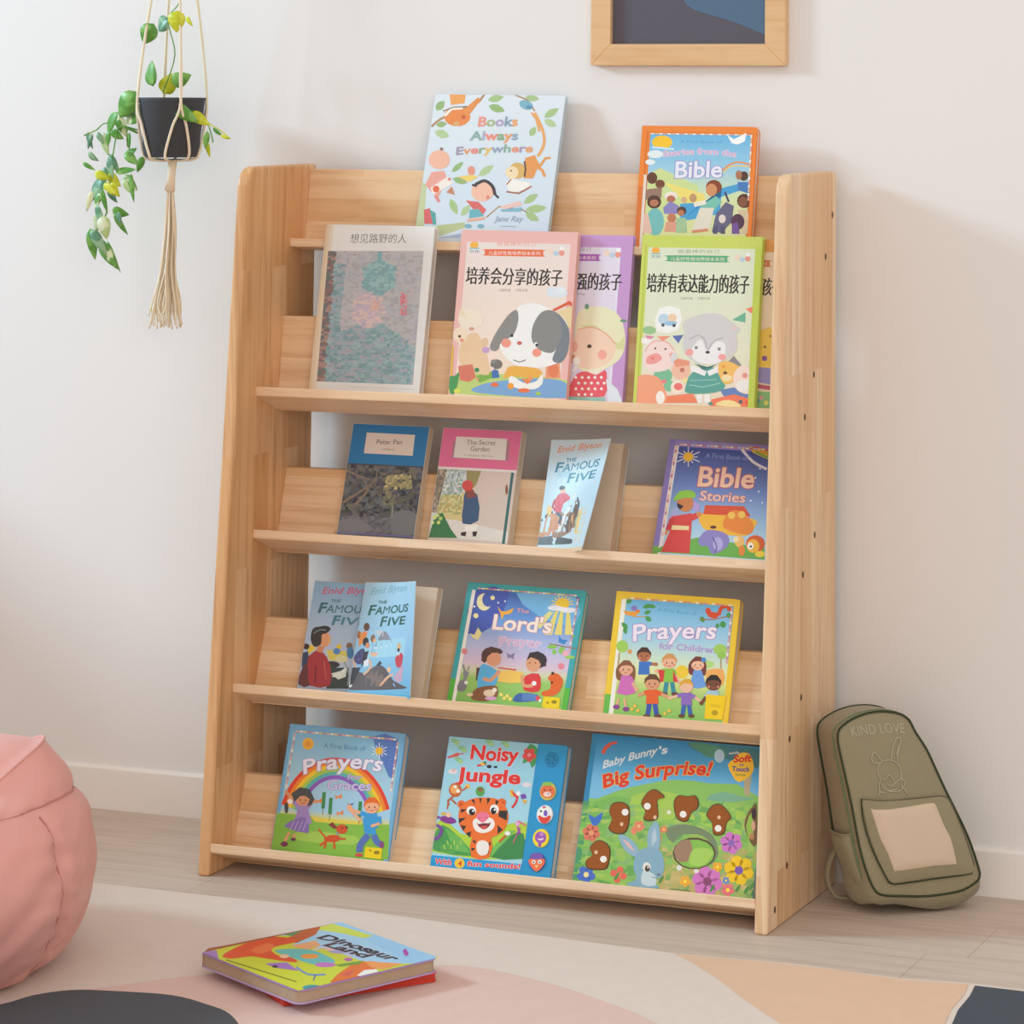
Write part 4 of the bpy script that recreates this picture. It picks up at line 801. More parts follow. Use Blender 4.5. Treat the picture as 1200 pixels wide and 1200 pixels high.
def art_sea(P):
    P.grad([(0, '#a9d4ea'), (.45, '#9ccbe8'), (1, '#6fb4dc')]); P.poly('#a4d6ea', (560, 520), (920, 520), (900, 640), (560, 640)); P.poly('#8a8f9a', (650, 560), (700, 480), (740, 470), (780, 520), (810, 545), (700, 570), sm=2); P.poly('#c9ccd2', (640, 465), (700, 455), (740, 500), (690, 500)); P.line('#e8f0f4', 8, (640, 575), (720, 570), (810, 550))
    P.poly('#5f5a5c', (450, 830), (470, 720), (560, 740), (640, 700), (690, 690), (740, 720), (800, 800), (885, 840), (885, 860), (450, 850), sm=2); P.poly('#46484e', (660, 690), (690, 660), (705, 680), (680, 700)); P.poly('#80706a', (560, 780), (640, 720), (700, 740), (760, 820), (600, 830), sm=2)
    P.blob('#6a4630', 580, 430, 24, 28); P.poly('#e8934a', (520, 480), (560, 455), (590, 470), (560, 530), (520, 560)); P.blob('#a86a44', 520, 480, 18, 26); P.blob('#8a6a4a', 632, 510, 20, 26); P.blob('#e0b48c', 645, 522, 14, 16); P.poly('#e6b896', (610, 600), (680, 610), (660, 630), (620, 630)); P.poly('#4a4a7c', (490, 620), (540, 575), (570, 590), (540, 680), (490, 660), sm=2); P.line('#9a9cc8', 6, (510, 620), (530, 670)); P.blob('#2e2c30', 575, 530, 24, 30); P.blob('#d8906a', 590, 555, 18, 20); P.poly('#34363c', (560, 600), (600, 590), (580, 660), (540, 700)); P.line('#e0a888', 16, (480, 650), (500, 700), (520, 730), sm=2); P.line('#e6b48e', 15, (600, 650), (620, 700), (560, 750), sm=2); P.poly('#dfe8f0', (560, 660), (600, 640), (600, 690), (560, 700)); P.poly('#3a3c44', (470, 700), (540, 700), (480, 810), (455, 820)); P.blob('#e8e8e8', 462, 812, 14, 20)
    P.blob('#d8b48c', 857, 575, 18, 22); P.blob('#4a3c34', 850, 600, 12, 12); P.poly('#c84a58', (820, 650), (870, 620), (890, 640), (870, 710), (830, 710), sm=2); P.blob('#e6e8ec', 850, 630, 18, 10); P.poly('#c8a8c0', (800, 780), (880, 700), (890, 720), (870, 810), (830, 815)); P.line('#e6b896', 16, (700, 820), (760, 770), (800, 760), sm=2); P.blob('#e8c098', 765, 725, 18, 18); P.line('#e0ac8c', 14, (690, 830), (740, 780))
M_ = bender(.136, 15, 27, .1854)
famous('M_ff3', (330, 660, 5.714), 'thick curling paperback with children on seaside rocks, left on the fourth ledge', 0, '#2e6456', '#86bccf',
       ((600, 215, 940, 215, 46), (672, 280, 748, 282, 20), (580, 350, 950, 352, 52), (680, 432, 915, 432, 54)), art_sea, '#5fb0d4', M_)

GR = [(0, '#8ec4e8'), (.5, '#c8e2ee'), (.62, '#e6e090'), (.75, '#9cc860'), (1, '#7cb848')]
r = book('N_lord', 'board_book', 'turquoise-bordered board book with two praying children, middle of the fourth ledge', boardbook, '#3fa9ac')
P = Print('N_lord', (500, 660, 5.714), box_=(.0006, .2161, .0006, .2034)); P.rect('#42aab0', 0, 0, 1, 1); P.rect('#5cb83c', 0, .78, 1, 1)
P.grad([(0, '#4668b8'), (.25, '#6c9cd8'), (.45, '#b8c0e4'), (.62, '#dcc4d8'), (.68, '#d8d8b0'), (.73, '#9fc86a'), (1, '#7fbe5a')], .075, .055, .955, 1)
P.poly('#4b60b4', (325, 180), (560, 195), (430, 430), (270, 470), sm=2); P.poly('#78b8e4', (600, 200), (1000, 230), (985, 420), (760, 360), sm=2)
P.rect('#f4eee8', .045, .06, .075, 1)
P.blobs([('#f2e8b0', 385, 260, 50, 58), ('#4a62b4', 412, 245, 40, 48), ('#f4eaa8', 442, 232, 15), ('#f4eaa8', 330, 352, 17), ('#f0f0f0', 320, 290, 7), ('#f0f0f0', 480, 265, 6), ('#f0f0f0', 525, 255, 6)])
for k, (a, b) in enumerate(((870, 330), (905, 340), (945, 335))): P.poly('#e8d878', (a - 8, 320), (a + 12, 320), (a + 30 - 30 * (2 - k), 480), (a - 20 - 30 * (2 - k), 480))
P.poly('#e4dc90', (820, 320), (850, 330), (760, 440), (720, 420))
for k in range(9): t = math.pi * (1 + k / 8); P.line('#f0dc70', 7, (910, 275), (910 + 75 * math.cos(t), 275 + 62 * math.sin(t)))
P.blob('#f3cc3a', 910, 272, 46, 38); P.blobs([('#e9ecf2', 860, 300, 50, 18), ('#e9ecf2', 950, 315, 55, 18), ('#f2f2f4', 905, 308, 40, 14)])
P.poly('#f2b23c', (475, 285), (500, 320), (540, 320), (585, 300), (560, 340), (520, 345), (505, 380), (495, 340), sm=2); P.text('The', 600, 328, 685, 336, 26, '#e8a0a0', .02)
P.text("Lord's", 430, 440, 835, 470, 100, '#f8e8dc', .022, out='#cc9298', ow=.026); P.text('Prayer', 480, 555, 760, 572, 62, '#d8b8d8', .03, out='#f0e4ee', ow=.025, arc=.14)
P.poly('#ece0a0', (290, 470), (320, 480), (345, 430), (370, 470), (345, 515), (310, 500)); P.poly('#8a80a8', (535, 600), (560, 615), (590, 600), (580, 645), (560, 630), (545, 640)); P.poly('#3f8ad0', (885, 485), (905, 510), (945, 515), (920, 545), (885, 530)); P.line('#9a7050', 7, (820, 540), (900, 555), (1000, 572)); P.blobs([('#8cc860', 840, 560, 34, 14), ('#8cc860', 905, 585, 22, 26), ('#f0b0c0', 930, 605, 22), ('#9ccc60', 960, 630, 34, 12), ('#e88a98', 900, 690, 22), ('#8cc860', 855, 595, 16), ('#8cc860', 980, 490, 10)])
P.poly('#f2c860', (480, 720), (640, 730), (640, 800), (470, 790), sm=2); P.line('#d85a4a', 9, (480, 700), (600, 715)); P.blob('#e28a8a', 255, 590, 20); 
P.poly('#7e7e84', (205, 850), (215, 800), (250, 780), (270, 820), (250, 860), sm=2); P.line('#8a8a90', 22, (250, 790), (275, 730)); P.blob('#8a8a90', 262, 740, 18, 22); P.line('#8a8a90', 12, (255, 720), (245, 680)); P.line('#9a9aa0', 12, (275, 720), (285, 690)); P.blob('#f0eee8', 265, 800, 12)
P.poly('#5a3c34', (370, 640), (375, 590), (430, 560), (500, 580), (505, 605), (440, 620), (400, 660), sm=2); P.blob('#e0a07c', 450, 640, 50, 50); P.poly('#5a3c34', (365, 650), (380, 590), (430, 558), (495, 575), (505, 600), (440, 600), (410, 625), (390, 670)); P.poly('#5a3c34', (335, 700), (360, 700), (355, 770), (330, 790)); P.poly('#5cb4e4', (360, 690), (400, 680), (470, 720), (480, 770), (440, 840), (340, 840), sm=2); P.line('#e0a07c', 24, (380, 770), (430, 785), (490, 720), sm=2); P.poly('#8a5a3a', (300, 880), (340, 835), (430, 820), (475, 830), (470, 900), (400, 925), (310, 915), sm=2); P.blobs([('#e8d0b0', 420, 870, 40, 24), ('#f0e6da', 455, 850, 16), ('#d8a8c8', 430, 905, 40, 14), ('#e8d0a8', 290, 880, 22, 12)])
P.blob('#3c3030', 740, 650, 66, 56); P.blob('#e0a27a', 715, 675, 50, 52); P.poly('#3c3030', (670, 650), (690, 600), (750, 590), (800, 640), (800, 690), (770, 690), (750, 650), (700, 630)); P.poly('#dc3c3c', (660, 755), (750, 740), (765, 800), (750, 860), (650, 850), sm=2); P.poly('#3f66a8', (580, 910), (620, 870), (740, 880), (750, 920), (600, 930), sm=2); P.poly('#5a84c0', (640, 870), (740, 880), (745, 925), (640, 920)); P.line('#e0a27a', 22, (640, 750), (650, 820), (710, 820), sm=2); P.blobs([('#f0f0f4', 720, 805, 16), ('#e04a5a', 745, 905, 16), ('#f0f0f0', 760, 920, 10), ('#7a4030', 690, 668, 5), ('#7a4030', 730, 668, 5)])
P.poly('#e2682c', (825, 760), (850, 735), (890, 750), (915, 800), (870, 880), (780, 890), (775, 860), (830, 840), sm=3); P.blobs([('#3a2a24', 845, 738, 10), ('#3a2a24', 840, 800, 8), ('#e2682c', 840, 770, 26, 22)])
P.rect('#f0d21e', .82, .945, .955, 1) ; P.poly('#f2d41c', (785, 892), (895, 902), (888, 972), (772, 965)); P.blobs([('#9a8420', 855, 930, 20, 12), ('#a08a20', 810, 935, 8)])
for x, y in ((540, 890), (500, 880), (560, 910), (520, 905)): P.flower('#f4e060', x, y, 14, 5, '#fff6c0')
P.dashes(['#e8b0a8', '#f4ecd8', '#e8d080', '#c890a0'], .09, .045, .93, .048, 26, .0024); P.dashes(['#e8b0a8', '#f4ecd8', '#c890a0'], .94, .07, .94, .5, 16, .003)
P.build('cover_print', r)

r = book('O_children', 'board_book', 'yellow-bordered board book with a ring of seven children, right on the fourth ledge', boardbook, '#e9bf25')
P = Print('O_children', (690, 670, 5.714), box_=(.0006, .2168, .0006, .2036)); P.rect('#f0cb38', 0, 0, 1, 1); P.rect('#6cbc50', 0, .8, .06, 1)
P.grad([(0, '#6cb6e0'), (.3, '#a4d2ea'), (.5, '#d4e6c8'), (.6, '#ece8a4'), (.75, '#a8d070'), (1, '#84c060')], .085, .055, .955, 1)
P.rect('#f0f0e4', .05, .06, .085, 1); P.rect('#8cc868', .905, .8, .955, 1)
P.line('#c89858', 7, (240, 260), (300, 300), (400, 300)); P.poly('#e8a03c', (230, 262), (345, 268), (310, 300), (250, 290)); P.blobs([('#8c7cc0', 305, 245, 22, 18), ('#e0783c', 330, 262, 16, 8)])
for a in ((250, 210, 45, 16, -30), (360, 240, 70, 16, -15), (400, 230, 50, 14, 5), (380, 300, 50, 18, 40), (370, 280, 50, 14, -20), (220, 340, 60, 16, 45), (240, 370, 50, 14, 80), (750, 300, 45, 16, 60), (890, 330, 50, 22, 70), (865, 345, 35, 14, 100), (920, 300, 40, 18, -20)): P.leaf('#4c9a4c', *a)
P.line('#b06a40', 7, (740, 320), (830, 320), (930, 300)); P.poly('#d8502c', (780, 250), (830, 270), (880, 280), (850, 312), (800, 300), sm=2); P.line('#d8502c', 26, (870, 290), (890, 240), (935, 235), (940, 265), sm=4); P.blob('#d8502c', 800, 258, 18, 16)
P.text('A First Book of', 460, 262, 720, 292, 22, '#5aa0c8', 0); P.text('Prayers', 285, 470, 850, 452, 112, '#f2e8f4', .02, out='#a78cc4', ow=.028, arc=.1, wob=.03); P.text('for Children', 470, 515, 850, 545, 42, '#a9a4d0', .03, out='#d8d8ec', ow=.025)
P.blobs([('#a4d060', 225, 500, 40, 42), ('#a4d060', 880, 520, 45, 36), ('#98c858', 890, 560, 30, 24)]); P.line('#b09068', 9, (205, 540), (195, 640)); P.line('#b09068', 8, (885, 580), (885, 650)); P.blob('#e0a060', 275, 535, 16); P.poly('#f0b060', (790, 660), (900, 655), (900, 760), (800, 740), sm=2); P.blob('#b8dc80', 800, 620, 40, 24)
P.blob('#f0cc3c', 625, 670, 44, 44)
P.kid(370, 560, 46, '#4c3024', '#3f78c4', None, '#b0704a', arms=((80, 60),)); P.kid(540, 605, 48, '#d49a5c', '#8cc84c', '#3a90a0', '#ecb898', arms=((-85, 60), (62, 130))); P.poly('#d8403c', (465, 655), (510, 660), (500, 735), (480, 740)); P.poly('#d8403c', (565, 655), (600, 740), (565, 735))
P.kid(730, 620, 44, '#7c3c34', '#6ca0e4', None, '#efc0a0', long_=True, dress=True); P.blob('#4a90d8', 770, 590, 16)
P.kid(250, 650, 48, '#8a5c3c', '#d070b8', None, '#e8b090', arms=((70, 140),), long_=True, dress=True); P.blobs([('#8a4a90', 185, 905, 22, 16), ('#8a4a90', 250, 920, 22, 16)]); P.line('#e8b090', 16, (200, 850), (190, 890)); P.line('#e8b090', 16, (240, 850), (248, 905))
P.kid(425, 745, 50, '#6a4430', '#e8622c', '#3c58b0', '#dca078', arms=((-85, 80), (110, 95)))
P.kid(655, 770, 44, '#e0a838', '#8f6cc0', '#3a68b8', '#ecc0a0', arms=((-110, 75), (100, 100)), face=False)
P.kid(835, 750, 50, '#2c2422', '#a8c8d8', '#e0d0b0', '#7a4a36', arms=((-80, 130),))
P.poly('#f4cf18', (788, 822), (920, 832), (895, 992), (775, 985)); P.text('READ', 815, 905, 885, 912, 20, '#d0a818', .01); P.blob('#b89a20', 845, 945, 22, 18)
for x, y in ((310, 900), (510, 950), (540, 930), (330, 930), (290, 920)): P.flower('#f0c040', x, y, 13, 5, '#fff0a0')
P.dashes(['#e8c070', '#f4ecd8', '#e89070', '#c8a0a0'], .09, .05, .94, .052, 26, .0024); P.dashes(['#e8b0a8', '#f4ecd8', '#c890a0'], .94, .07, .94, .5, 16, .003)
P.build('cover_print', r)

# --- bottom ledge
r = book('P_rainbow', 'board_book', 'blue board book with a rainbow over two children and a dog, bottom ledge left', boardbook, '#5b9cc8')
P = Print('P_rainbow', (300, 830, 6), box_=(.0006, .2164, .0006, .2076)); P.rect('#74b0d6', 0, 0, 1, 1)
P.grad([(0, '#7fb8d6'), (.35, '#a6cfe2'), (.66, '#a4cfe8'), (.68, '#e0d460'), (.78, '#9cc850'), (1, '#74b040')], .03, .05, .965, 1)
P.poly('#5a7cc0', (820, 200), (1000, 215), (960, 500), (900, 400), sm=2)
def arc_(c, wd, rx, ry): P.line(c, wd, *[(555 + rx * math.cos(t), 870 - ry * math.sin(t) + (t < 1.57) * 0) for t in [math.radians(a) for a in range(158, 8, -10)]], sm=2)
for i, c in enumerate(['#e2482c', '#f0882e', '#f4c832', '#a8cc50', '#5cb8b0', '#9060c0']): arc_(c, 27, 392 - i * 25, 510 - i * 25)
P.rect('#7ab444', 0, .73, .11, 1); P.poly('#86bc48', (135, 735), (370, 755), (560, 800), (940, 820), (930, 1065), (100, 975)); P.poly('#e2cc50', (380, 760), (560, 785), (740, 800), (740, 820), (420, 800)); P.poly('#a4cc58', (300, 860), (700, 900), (680, 960), (300, 930), sm=2)
P.blob('#f0b43a', 367, 250, 40, 42); P.blob('#e89a3c', 367, 250, 22)
for k in range(12): t = k * math.pi / 6; P.line('#f0f0ea', 5, (868, 300), (868 + 62 * math.cos(t) * (1 if k % 2 else .75), 300 + 58 * math.sin(t) * (1 if k % 2 else .75)))
P.blob('#f2c034', 866, 300, 26)
P.text('A First Book of', 475, 278, 765, 300, 34, '#5a88a8', .0); P.text('Prayers', 325, 465, 880, 445, 104, '#eceaf6', .02, out='#9a94c0', ow=.028, arc=.22, wob=.03); P.text('for', 640, 500, 745, 505, 40, '#c8b0d8', .02, out='#8a80b0', ow=.02); P.text('Graces', 495, 570, 810, 580, 68, '#d2c4e6', .018, out='#7f76b0', ow=.024)
for x, y in ((480, 650), (528, 690), (735, 715)): P.line('#3f8a4c', 24, (x, y - 60), (x - 8, y + 55), taper=False); P.line('#8a7a50', 5, (x - 8, y + 50), (x - 12, y + 100))
for x, y in ((440, 650), (580, 620), (590, 735)): P.poly('#ee8a3c', (x - 25, y - 8), (x, y), (x + 25, y - 22), (x + 22, y + 18), (x, y + 8), (x - 18, y + 20))
P.poly('#3a5a98', (640, 668), (665, 675), (690, 662), (670, 692)); 
P.kid(330, 640, 50, '#4e5250', '#a48cc8', None, '#dc9a72', arms=((-115, -50), (80, 10)), long_=False, dress=True); P.poly('#4e5250', (250, 600), (310, 555), (380, 570), (412, 640), (390, 680), (360, 690), (380, 640), (330, 600), (270, 660)); P.poly('#8a74b8', (280, 780), (350, 770), (370, 880), (200, 830), sm=2)
for x in (240, 270, 300, 330): P.line('#c0b0dc', 5, (x + 30, 790), (x, 860))
P.line('#e0a078', 20, (235, 870), (205, 935)); P.line('#e0a078', 20, (275, 880), (262, 915)); P.blobs([('#7a3c5c', 200, 955, 26, 18), ('#6a3c5c', 263, 922, 18, 12), ('#f4f0ee', 240, 655, 18), ('#4a4c50', 215, 700, 14, 40)])
P.poly('#d2552e', (480, 910), (540, 890), (590, 900), (580, 935), (500, 940), sm=2); P.blob('#d2552e', 605, 850, 40, 34); P.poly('#8a4038', (510, 820), (540, 800), (575, 840), (550, 850)); P.line('#d2552e', 12, (490, 910), (440, 850)); P.line('#d2552e', 15, (500, 930), (450, 965)); P.line('#d2552e', 15, (495, 930), (482, 985)); P.line('#d2552e', 15, (550, 930), (552, 990)); P.line('#d2552e', 14, (570, 915), (630, 920)); P.blobs([('#4a2a22', 638, 838, 8), ('#3a2a22', 608, 842, 6), ('#8fa0a8', 575, 882, 10)])
P.kid(815, 690, 54, '#e86c2a', '#3c9cd8', None, '#eeb088', arms=((-150, 20),)); P.poly('#3c9cd8', (750, 770), (880, 760), (885, 810), (840, 820), (845, 890), (765, 885)); P.line('#eeb088', 20, (870, 810), (810, 830)); P.line('#5a74b8', 46, (790, 890), (735, 960), (730, 1010), sm=2); P.line('#5a74b8', 44, (830, 890), (850, 940), (890, 960), sm=2); P.blobs([('#d84a50', 725, 1032, 28, 12), ('#8a4a80', 885, 960, 16, 26), ('#eeb088', 660, 700, 20, 24)]); P.line('#eeb088', 18, (665, 720), (740, 790))
P.poly('#f2d41c', (772, 975), (888, 985), (880, 1062), (760, 1048)); P.blobs([('#9a8420', 850, 1015, 22, 14), ('#c0a020', 805, 1000, 10)])
P.dashes(['#e8b0a8', '#f4ecd8', '#e8d080', '#c890a0'], .06, .055, .93, .052, 26, .0026); P.dashes(['#e8b0a8', '#f4ecd8', '#c890a0'], .94, .07, .94, .45, 14, .003); P.dashes(['#e8b0a8', '#f4ecd8', '#c890a0'], .055, .07, .05, .5, 14, .003)
P.rect('#a9d27c', .965, .72, 1, 1) if False else None
P.build('cover_print', r)

# sound book with button strip
r = book('Q_noisy', 'sound_book', 'light blue sound book with a tiger and a strip of four round buttons, bottom ledge', boardbook, '#2b9fd0', r=.004, corners=(0, 1, 1, 0))
PW = .161
P = Print('Q_noisy', (490, 850, 6), box_=(.0004, PW, .0004, .2093)); BW_, BH_ = P.w, P.h
P.grad([(0, '#98d0e2'), (.6, '#a8d8e6'), (1, '#a8d8e6')])
P.poly('#b4d440', (130, 690), (200, 670), (300, 760), (480, 780), (620, 700), (780, 690), (740, 940), (100, 890), sm=2)
P.poly('#4a9c54', (110, 780), (170, 700), (260, 760), (330, 830), (380, 920), (110, 880), sm=2); P.poly('#6cb858', (190, 720), (300, 790), (370, 900), (250, 880)); P.poly('#3f8c50', (640, 780), (740, 760), (740, 940), (480, 920), (600, 830), sm=2); P.poly('#78c05a', (480, 900), (640, 740), (690, 740), (560, 870), (510, 930)); P.poly('#5aa850', (150, 850), (240, 810), (260, 910), (170, 890))
for k in range(6): P.line('#c8dc60', 6, (190 + k * 22, 870 - (k % 2) * 30), (180 + k * 24, 840 - (k % 2) * 30))
P.rect('#1f9cd8', 0, .89, 1.0, 1.0)
P.text('Noisy', 360, 232, 695, 258, 98, '#e23430', .032, out='#f4dcdc', ow=.016, wob=.03); P.text('Jungle', 282, 388, 715, 415, 94, '#e23430', .032, out='#f4dcdc', ow=.016, wob=.03)
P.text('With', 118, 975, 235, 983, 40, '#e8484a', .03, out='#f4e8e8', ow=.03); P.blob('#f4cc3a', 292, 970, 36, 36); P.text('4', 280, 988, 305, 990, 38, '#e0403c', .03); P.text('fun sounds!', 345, 988, 720, 1010, 36, '#e8484a', .03, out='#f4e8e8', ow=.03)
for x, y in ((260, 110), (310, 160), (285, 240), (500, 115), (610, 125)): P.blobs([('#8cc490', x, y, 30, 16, 20), ('#a4d08a', x + 14, y + 18, 18, 14)])
P.poly('#d85a50', (200, 225), (280, 190), (290, 215), (210, 232)); P.line('#d85a50', 8, (280, 200), (320, 200)); P.poly('#4a9c5a', (735, 270), (760, 180), (790, 130), (845, 170), (835, 250), (800, 300), (780, 250), sm=2); P.flower('#e0504a', 782, 208, 50, 5, '#f08a9a'); P.blobs([('#e4dce0', 245, 325, 34, 18), ('#e4dce0', 765, 418, 34, 18), ('#e8b8a8', 250, 315, 16, 10)])
P.line('#e0402c', 14, (415, 285), (480, 270)); P.blobs([('#f2c040', 455, 270, 16, 12), ('#2c2c30', 500, 290, 18, 12), ('#2c2c30', 545, 293, 14, 8), ('#3a8a4a', 470, 262, 12, 8)])
P.blob('#c86a34', 262, 455, 46, 50); P.blobs([('#f0a860', 255, 450, 28, 32), ('#f4f0e0', 262, 432, 12), ('#f4f0e0', 282, 462, 14), ('#f0c060', 348, 430, 18)]); P.line('#b85a2c', 10, (310, 460), (348, 432)); P.line('#b85a2c', 12, (250, 500), (210, 530), (220, 560), sm=2); P.line('#b85a2c', 10, (215, 530), (205, 590)); P.line('#b85a2c', 12, (235, 520), (270, 555))
P.blobs([('#58a850', 437, 465, 32, 36), ('#8a6a40', 440, 452, 20, 16)]); P.line('#d83c3c', 16, (700, 490), (690, 540), (660, 580), sm=2); P.poly('#e8c040', (640, 460), (670, 450), (680, 500), (655, 500)); P.poly('#e05040', (650, 455), (700, 490), (680, 510)); P.poly('#7a4ab0', (720, 490), (750, 480), (765, 510), (730, 520)); P.poly('#e8b040', (730, 520), (770, 530), (750, 555)); P.blob('#f0f0ee', 705, 480, 16)
P.blobs([('#8a3c94', 210, 665, 60, 26, 12), ('#f0c8a0', 215, 630, 18), ('#d8b850', 180, 622, 20, 12)]); P.line('#8a3c94', 16, (135, 655), (150, 640)); P.line('#7a4a9c', 22, (130, 700), (165, 730), (150, 780), (115, 805), sm=4)
P.line('#c85aa0', 12, (700, 680), (700, 720), (720, 760), sm=2); P.blob('#e4b0d0', 700, 690, 18); P.line('#e0608a', 10, (700, 672), (760, 705)); P.line('#9a4ab0', 14, (715, 720), (700, 770)); P.line('#e86a90', 6, (695, 770), (668, 830)); P.line('#e0502c', 12, (630, 762), (570, 820)); P.blob('#f0f0ee', 630, 760, 20, 16)
P.blobs([('#e8682c', 305, 555, 28, 28), ('#e8682c', 590, 545, 30, 32), ('#b8461e', 306, 560, 12), ('#b8461e', 590, 552, 14)])
P.poly('#ee7430', (285, 650), (300, 570), (370, 520), (460, 508), (560, 520), (620, 580), (635, 660), (600, 740), (520, 790), (440, 805), (360, 780), (300, 720), sm=4); P.poly('#ee7430', (385, 770), (515, 790), (500, 930), (375, 925), sm=2)
K = '#34302e'
for q in (((430, 512), (448, 512), (440, 555)), ((485, 512), (510, 515), (488, 560)), ((375, 525), (395, 520), (402, 560)), ((545, 525), (570, 535), (545, 570)), ((300, 590), (345, 590), (305, 618)), ((286, 655), (340, 650), (290, 690)), ((300, 700), (340, 710), (318, 745)), ((335, 760), (375, 745), (365, 790)), ((572, 600), (630, 600), (625, 670), (565, 640)), ((560, 700), (595, 735), (560, 765)), ((380, 810), (408, 812), (402, 835)), ((375, 860), (405, 868), (378, 885)), ((495, 830), (512, 820), (508, 850)), ((470, 890), (500, 880), (495, 905))): P.poly(K, *q)
P.poly('#f6efe8', (385, 680), (420, 650), (510, 650), (540, 690), (520, 735), (460, 758), (405, 740), sm=4); P.blobs([('#f8f4ee', 375, 600, 34, 32), ('#f8f4ee', 537, 590, 32, 34), ('#26262a', 380, 610, 22, 24), ('#26262a', 532, 602, 20, 24), ('#fff', 388, 602, 7), ('#fff', 540, 594, 7)])
P.poly('#ee7a98', (408, 640), (440, 610), (490, 618), (502, 640), (460, 685), (425, 665), sm=3); P.poly('#8a3038', (420, 695), (510, 690), (480, 728), (450, 728), sm=2); P.poly('#e85a58', (435, 712), (490, 705), (470, 730)); P.line('#5a3030', 5, (415, 690), (450, 705), (512, 686), sm=2); P.blobs([('#d04a6a', 435, 655, 6), ('#d04a6a', 482, 650, 6)]); P.poly('#f2ece6', (415, 830), (450, 808), (495, 830), (490, 900), (440, 915), (412, 880), sm=3)
P.build('cover_print', r)
px0 = PW + .0012
sp = prism('sound_panel', rrect(px0, BW_ - .0002, -.0004, BH_ + .001, .005, (0, 1, 1, 1)), -.002, .0022, 'Z', mat('blue_plastic', '#2596cc', .3, .5), r, bev=.0008)
def disc(name, c, rad, z0, z1, m, par, seg=28):
    bm = bmesh.new(); bmesh.ops.create_cone(bm, cap_ends=True, segments=seg, radius1=rad, radius2=rad * .94, depth=z1 - z0)
    for v in bm.verts: v.co = Vector((v.co.x + c[0], v.co.y + c[1], v.co.z + (z0 + z1) / 2))
    return from_bm(name, bm, m, par)
PQ = Print('Q_noisy', (490, 850, 6), box_=(0, .3, 0, .3), z0=.0042)
for (cx, cy, colr, arts) in ((917, 465, '#d8c860', 0), (895, 628, '#f0f0ee', 1), (868, 795, '#f4dc34', 2), (840, 962, '#4a5aa8', 3)):
    c = PQ.uv((cx, cy)); disc('sound_button', c, .0146, .0018, .004, flat(colr, .35), sp)
    if arts == 0: PQ.blob('#e4744a', cx, cy + 3, 52, 48); PQ.blob('#f6d8c8', cx - 2, cy + 22, 28, 18); PQ.blobs([('#8ac45a', cx, cy - 52, 40, 14), ('#5a3030', cx - 22, cy - 8, 6), ('#5a3030', cx + 20, cy - 8, 6), ('#5a80d0', cx + 5, cy + 18, 6)])
    if arts == 1: PQ.poly('#e04a3c', (cx - 45, cy + 10), (cx + 45, cy + 10), (cx + 20, cy + 60), (cx - 20, cy + 60), sm=2); PQ.blobs([('#f4f2ee', cx, cy - 12, 36, 34), ('#3a6a4a', cx - 24, cy - 22, 8), ('#7a5ac0', cx + 8, cy - 8, 14, 22), ('#d0607a', cx - 2, cy - 50, 12, 8)])
    if arts == 2: PQ.blob('#a05ab4', cx, cy - 5, 40, 42); PQ.line('#a05ab4', 22, (cx - 2, cy + 20), (cx - 8, cy + 60)); PQ.line('#f0e4f0', 10, (cx - 18, cy + 5), (cx, cy + 12), (cx + 20, cy + 2)); PQ.blob('#c88ad0', cx + 8, cy - 28, 14, 16)
    if arts == 3: PQ.poly('#f0764a', (cx - 50, cy - 20), (cx + 52, cy - 20), (cx + 50, cy + 20), (cx, cy + 68), (cx - 45, cy + 25), sm=3); PQ.blobs([('#7a5cb0', cx, cy - 40, 46, 24), ('#f4f0ea', cx - 20, cy, 14), ('#f4f0ea', cx + 22, cy, 14), ('#3a3a40', cx - 20, cy + 2, 6), ('#3a3a40', cx + 22, cy + 2, 6), ('#f8c080', cx, cy + 30, 12, 10)])
o = PQ.build('button_print', sp)
c = PQ.uv((942, 243)); disc('speaker_grille', c, .0125, .0018, .0028, flat('#2186b4', .4), sp)
for k in range(6): t = k * math.pi / 3; disc('speaker_hole', (c[0] + .0062 * math.cos(t), c[1] + .0062 * math.sin(t)), .002, .0026, .003, flat('#176a92', .5), sp, 10)

# wide story book, right
r = book('R_bunny', 'picture_book', 'wide blue and green touch-and-feel hardback with a grey rabbit, bottom ledge right', hardback, '#3f9cc0')
P = Print('R_bunny', (660, 840, 5)); P.grad([(0, '#2c84b8'), (.18, '#4fa4d4'), (.34, '#7cbce0'), (1, '#7cbce0')])
P.poly('#8cc060', (100, 520), (200, 480), (330, 430), (480, 395), (650, 370), (860, 390), (1150, 470), (1150, 1070), (50, 960), sm=2); P.rect('#4f9a6a', 0, .45, .035, 1); P.rect('#2f86b4', 0, 0, .03, .45)
P.poly('#a8cc58', (400, 470), (620, 440), (840, 520), (1060, 560), (1060, 700), (700, 600), (450, 620), sm=3); P.poly('#7cb85a', (180, 500), (400, 480), (280, 700), (130, 700), sm=2)
P.poly('#c4b070', (600, 900), (680, 860), (900, 930), (960, 1000), (860, 1060), (560, 1020), sm=3); P.poly('#b49a68', (460, 700), (600, 620), (640, 700), (560, 780), sm=2)
P.poly('#3f7a84', (730, 150), (800, 160), (1140, 190), (1140, 300), (1000, 260), (880, 230), (760, 190), sm=2); P.poly('#4f8c70', (740, 150), (900, 170), (960, 230), (860, 240), (790, 200), sm=2); P.poly('#b8a888', (1060, 280), (1110, 300), (1090, 470), (1060, 450)); P.poly('#7cb090', (860, 460), (940, 440), (1060, 470), (1120, 480), (1000, 500), (850, 490), sm=2); P.blobs([('#a8c8dc', 915, 230, 30, 40)])
rd = random.Random(8)
